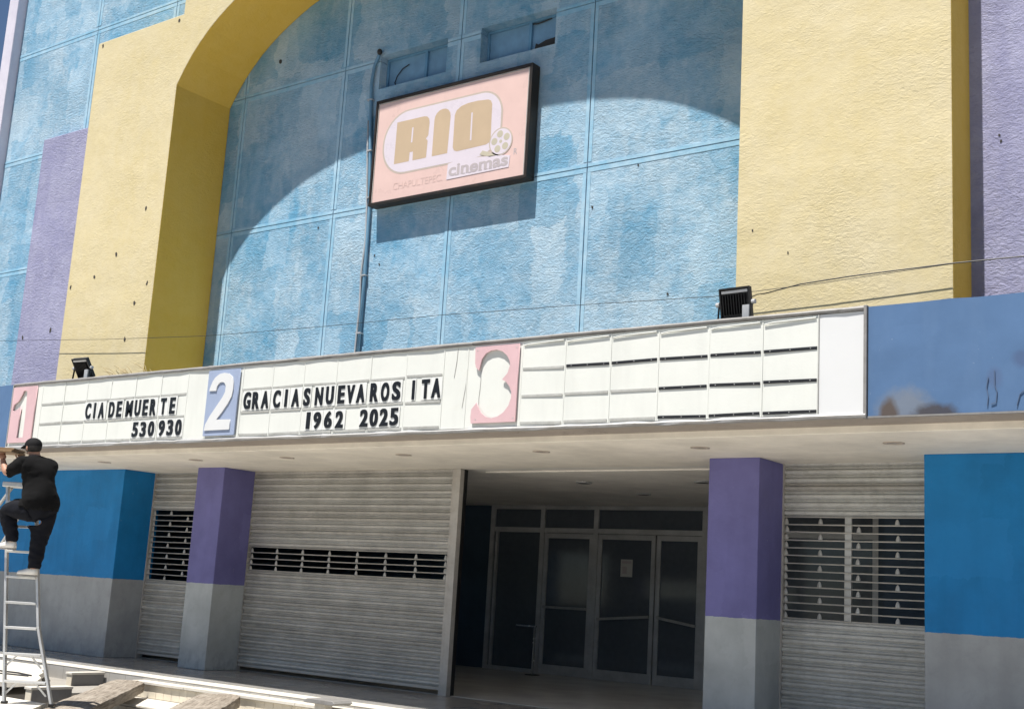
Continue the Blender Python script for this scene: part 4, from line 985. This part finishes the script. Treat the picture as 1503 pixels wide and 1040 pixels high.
def garment(name, mat, keep, puff, fold):
    bm = bmesh.new(); bm.from_mesh(ev)
    bmesh.ops.subdivide_edges(bm, edges=bm.edges, cuts=1, use_grid_fill=True, smooth=.6)
    bmesh.ops.delete(bm, geom=[f for f in bm.faces if not keep(f.calc_center_median()+Vector((0, 0, 1.42)))], context='FACES')
    bm.normal_update()
    mv = []
    for v in bm.verts:
        q_ = v.co
        a_ = mnoise.fractal(Vector((q_.x*7+q_.z*5, q_.y*7, q_.z*15-q_.x*10)), .8, 2.1, 4)
        ridge = 1-abs(mnoise.noise(Vector((q_.x*6-q_.z*9, q_.y*8+3, q_.z*11+q_.x*7))))*2
        mv.append((v, v.normal*(puff(q_.z+1.42)+fold*a_+fold*.9*ridge)))
    for v, d in mv: v.co += d
    me = bpy.data.meshes.new(name); bm.to_mesh(me); bm.free(); me.materials.clear(); me.materials.append(mat)
    for p_ in me.polygons: p_.use_smooth = True; p_.material_index = 0
    o = bpy.data.objects.new(name, me); C.objects.link(o); o.parent = pe
    m_ = o.modifiers.new('Solidify', 'SOLIDIFY'); m_.thickness = .005; m_.offset = 1
def in_shirt(c): return 2.185 < c.z < 2.80 and c.x > -.515 and not (c.y > .37 or (c.y > .28 and c.x < -.31)) and not (c.z < 2.26 and (c.x < -.32))
garment('trousers', MT['jeans'], lambda c: 1.52 < c.z < 2.30 and (c.z > 1.815 or c.x > -.3), lambda z: .010, .007)
garment('tshirt', MT['shirt'], in_shirt, lambda z: .009+max(0, .30-(z-2.18))*.035, .007)
def ppart(m, name, mat, smooth=True, bevel=0): return lpart(m, name, mat, pe, bevel, smooth)
hm = Matrix((fd, lf, fd.cross(lf) if fd.cross(lf).z > 0 else -fd.cross(lf))).transposed()
ppart(MB().ell(hc+Vector((.006, -.004, .012)), .100, .088, .085, 16, 9, rot=hm, v0=-.36, v1=.1), 'hair', MT['hair'])
cp = MB().ell(hc+Vector((0, 0, .035)), .108, .094, .088, 18, 7, rot=hm, v0=-.06, v1=.5)
vz = []
for i in range(9):
    a = R(-62+124*i/8); vz.append(hc+Vector((0, 0, .035))+fd*.104*math.cos(a)+lf*.090*math.sin(a))
for i in range(9):
    a = R(-62+124*i/8); vz.append(hc+Vector((0, 0, .018))+fd*(.10+.085*math.cos(a*1.25))*math.cos(a*.6)+lf*.092*math.sin(a))
vv = vz+[v-Vector((0, 0, .008)) for v in vz]
cp.add(vv, [(i, i+1, 10+i, 9+i) for i in range(8)]+[(18+i, 19+i, 28+i, 27+i) for i in range(8)]+[(9+i, 10+i, 28+i, 27+i) for i in range(8)])
ppart(cp, 'cap', MT['cap'])
def shoe(heel, toe, zb_):
    h = Vector(heel); tt = Vector(toe); d = (tt-h).normalized(); sd_ = d.cross(Vector((0, 0, 1))); L = (tt-h).length
    secs = [(-.02, .030, .075), (.05, .040, .095), (.3, .042, .10), (.5, .044, .075), (.75, .048, .055), (.95, .036, .045), (1.03, .018, .030)]
    for nm, lo, mat in (('shoe', .018, MT['shoe']), ('sole', 0.0, MT['sole'])):
        vs = []; k = 10
        for u, wd, hh in secs:
            top_ = hh if nm == 'shoe' else .020
            for i in range(k):
                a = 2*math.pi*i/k; x = math.cos(a)*wd*(1.0 if nm == 'shoe' else 1.06); z = math.sin(a)
                z = top_*max(0, z)**.8 if z > 0 else 0
                vs.append(h+d*L*u+sd_*x+Vector((0, 0, zb_-h.z+lo+z)))
        fs = [(a*k+i, a*k+(i+1) % k, (a+1)*k+(i+1) % k, (a+1)*k+i) for a in range(len(secs)-1) for i in range(k)]+[list(range(k)), list(range((len(secs)-1)*k, len(secs)*k))]
        ppart(MB().add(vs, fs), nm, mat)
shoe((-.11, .055, .0), (-.335, .10, .0), .002)
shoe((-.385, .03, .29), (-.61, .09, .29), .292)
ppart(MB().obox((-.225, -.175, .80), (.016, .004, -.02), (.006, .01, .004), (.008, .0, .014)), 'hip_tag', MT['shoe'], False)
bd = thing('brown_board', OL+Matrix.Rotation(AZ, 3, 'Z') @ Vector((-.62, .12, 2.84)), 'flat brown board held up by the man on the stepladder', 'board', rz=AZ)
for dz, (wx, wy), m_ in ((0, (.20, .22), 'board'), (.026, (.16, .18), 'board')):
    lpart(MB().box(-wx+.02, wx-.10+(.05 if dz else 0), -wy, wy, dz-.012, dz+.012), 'panel', MT[m_], bd, .003)
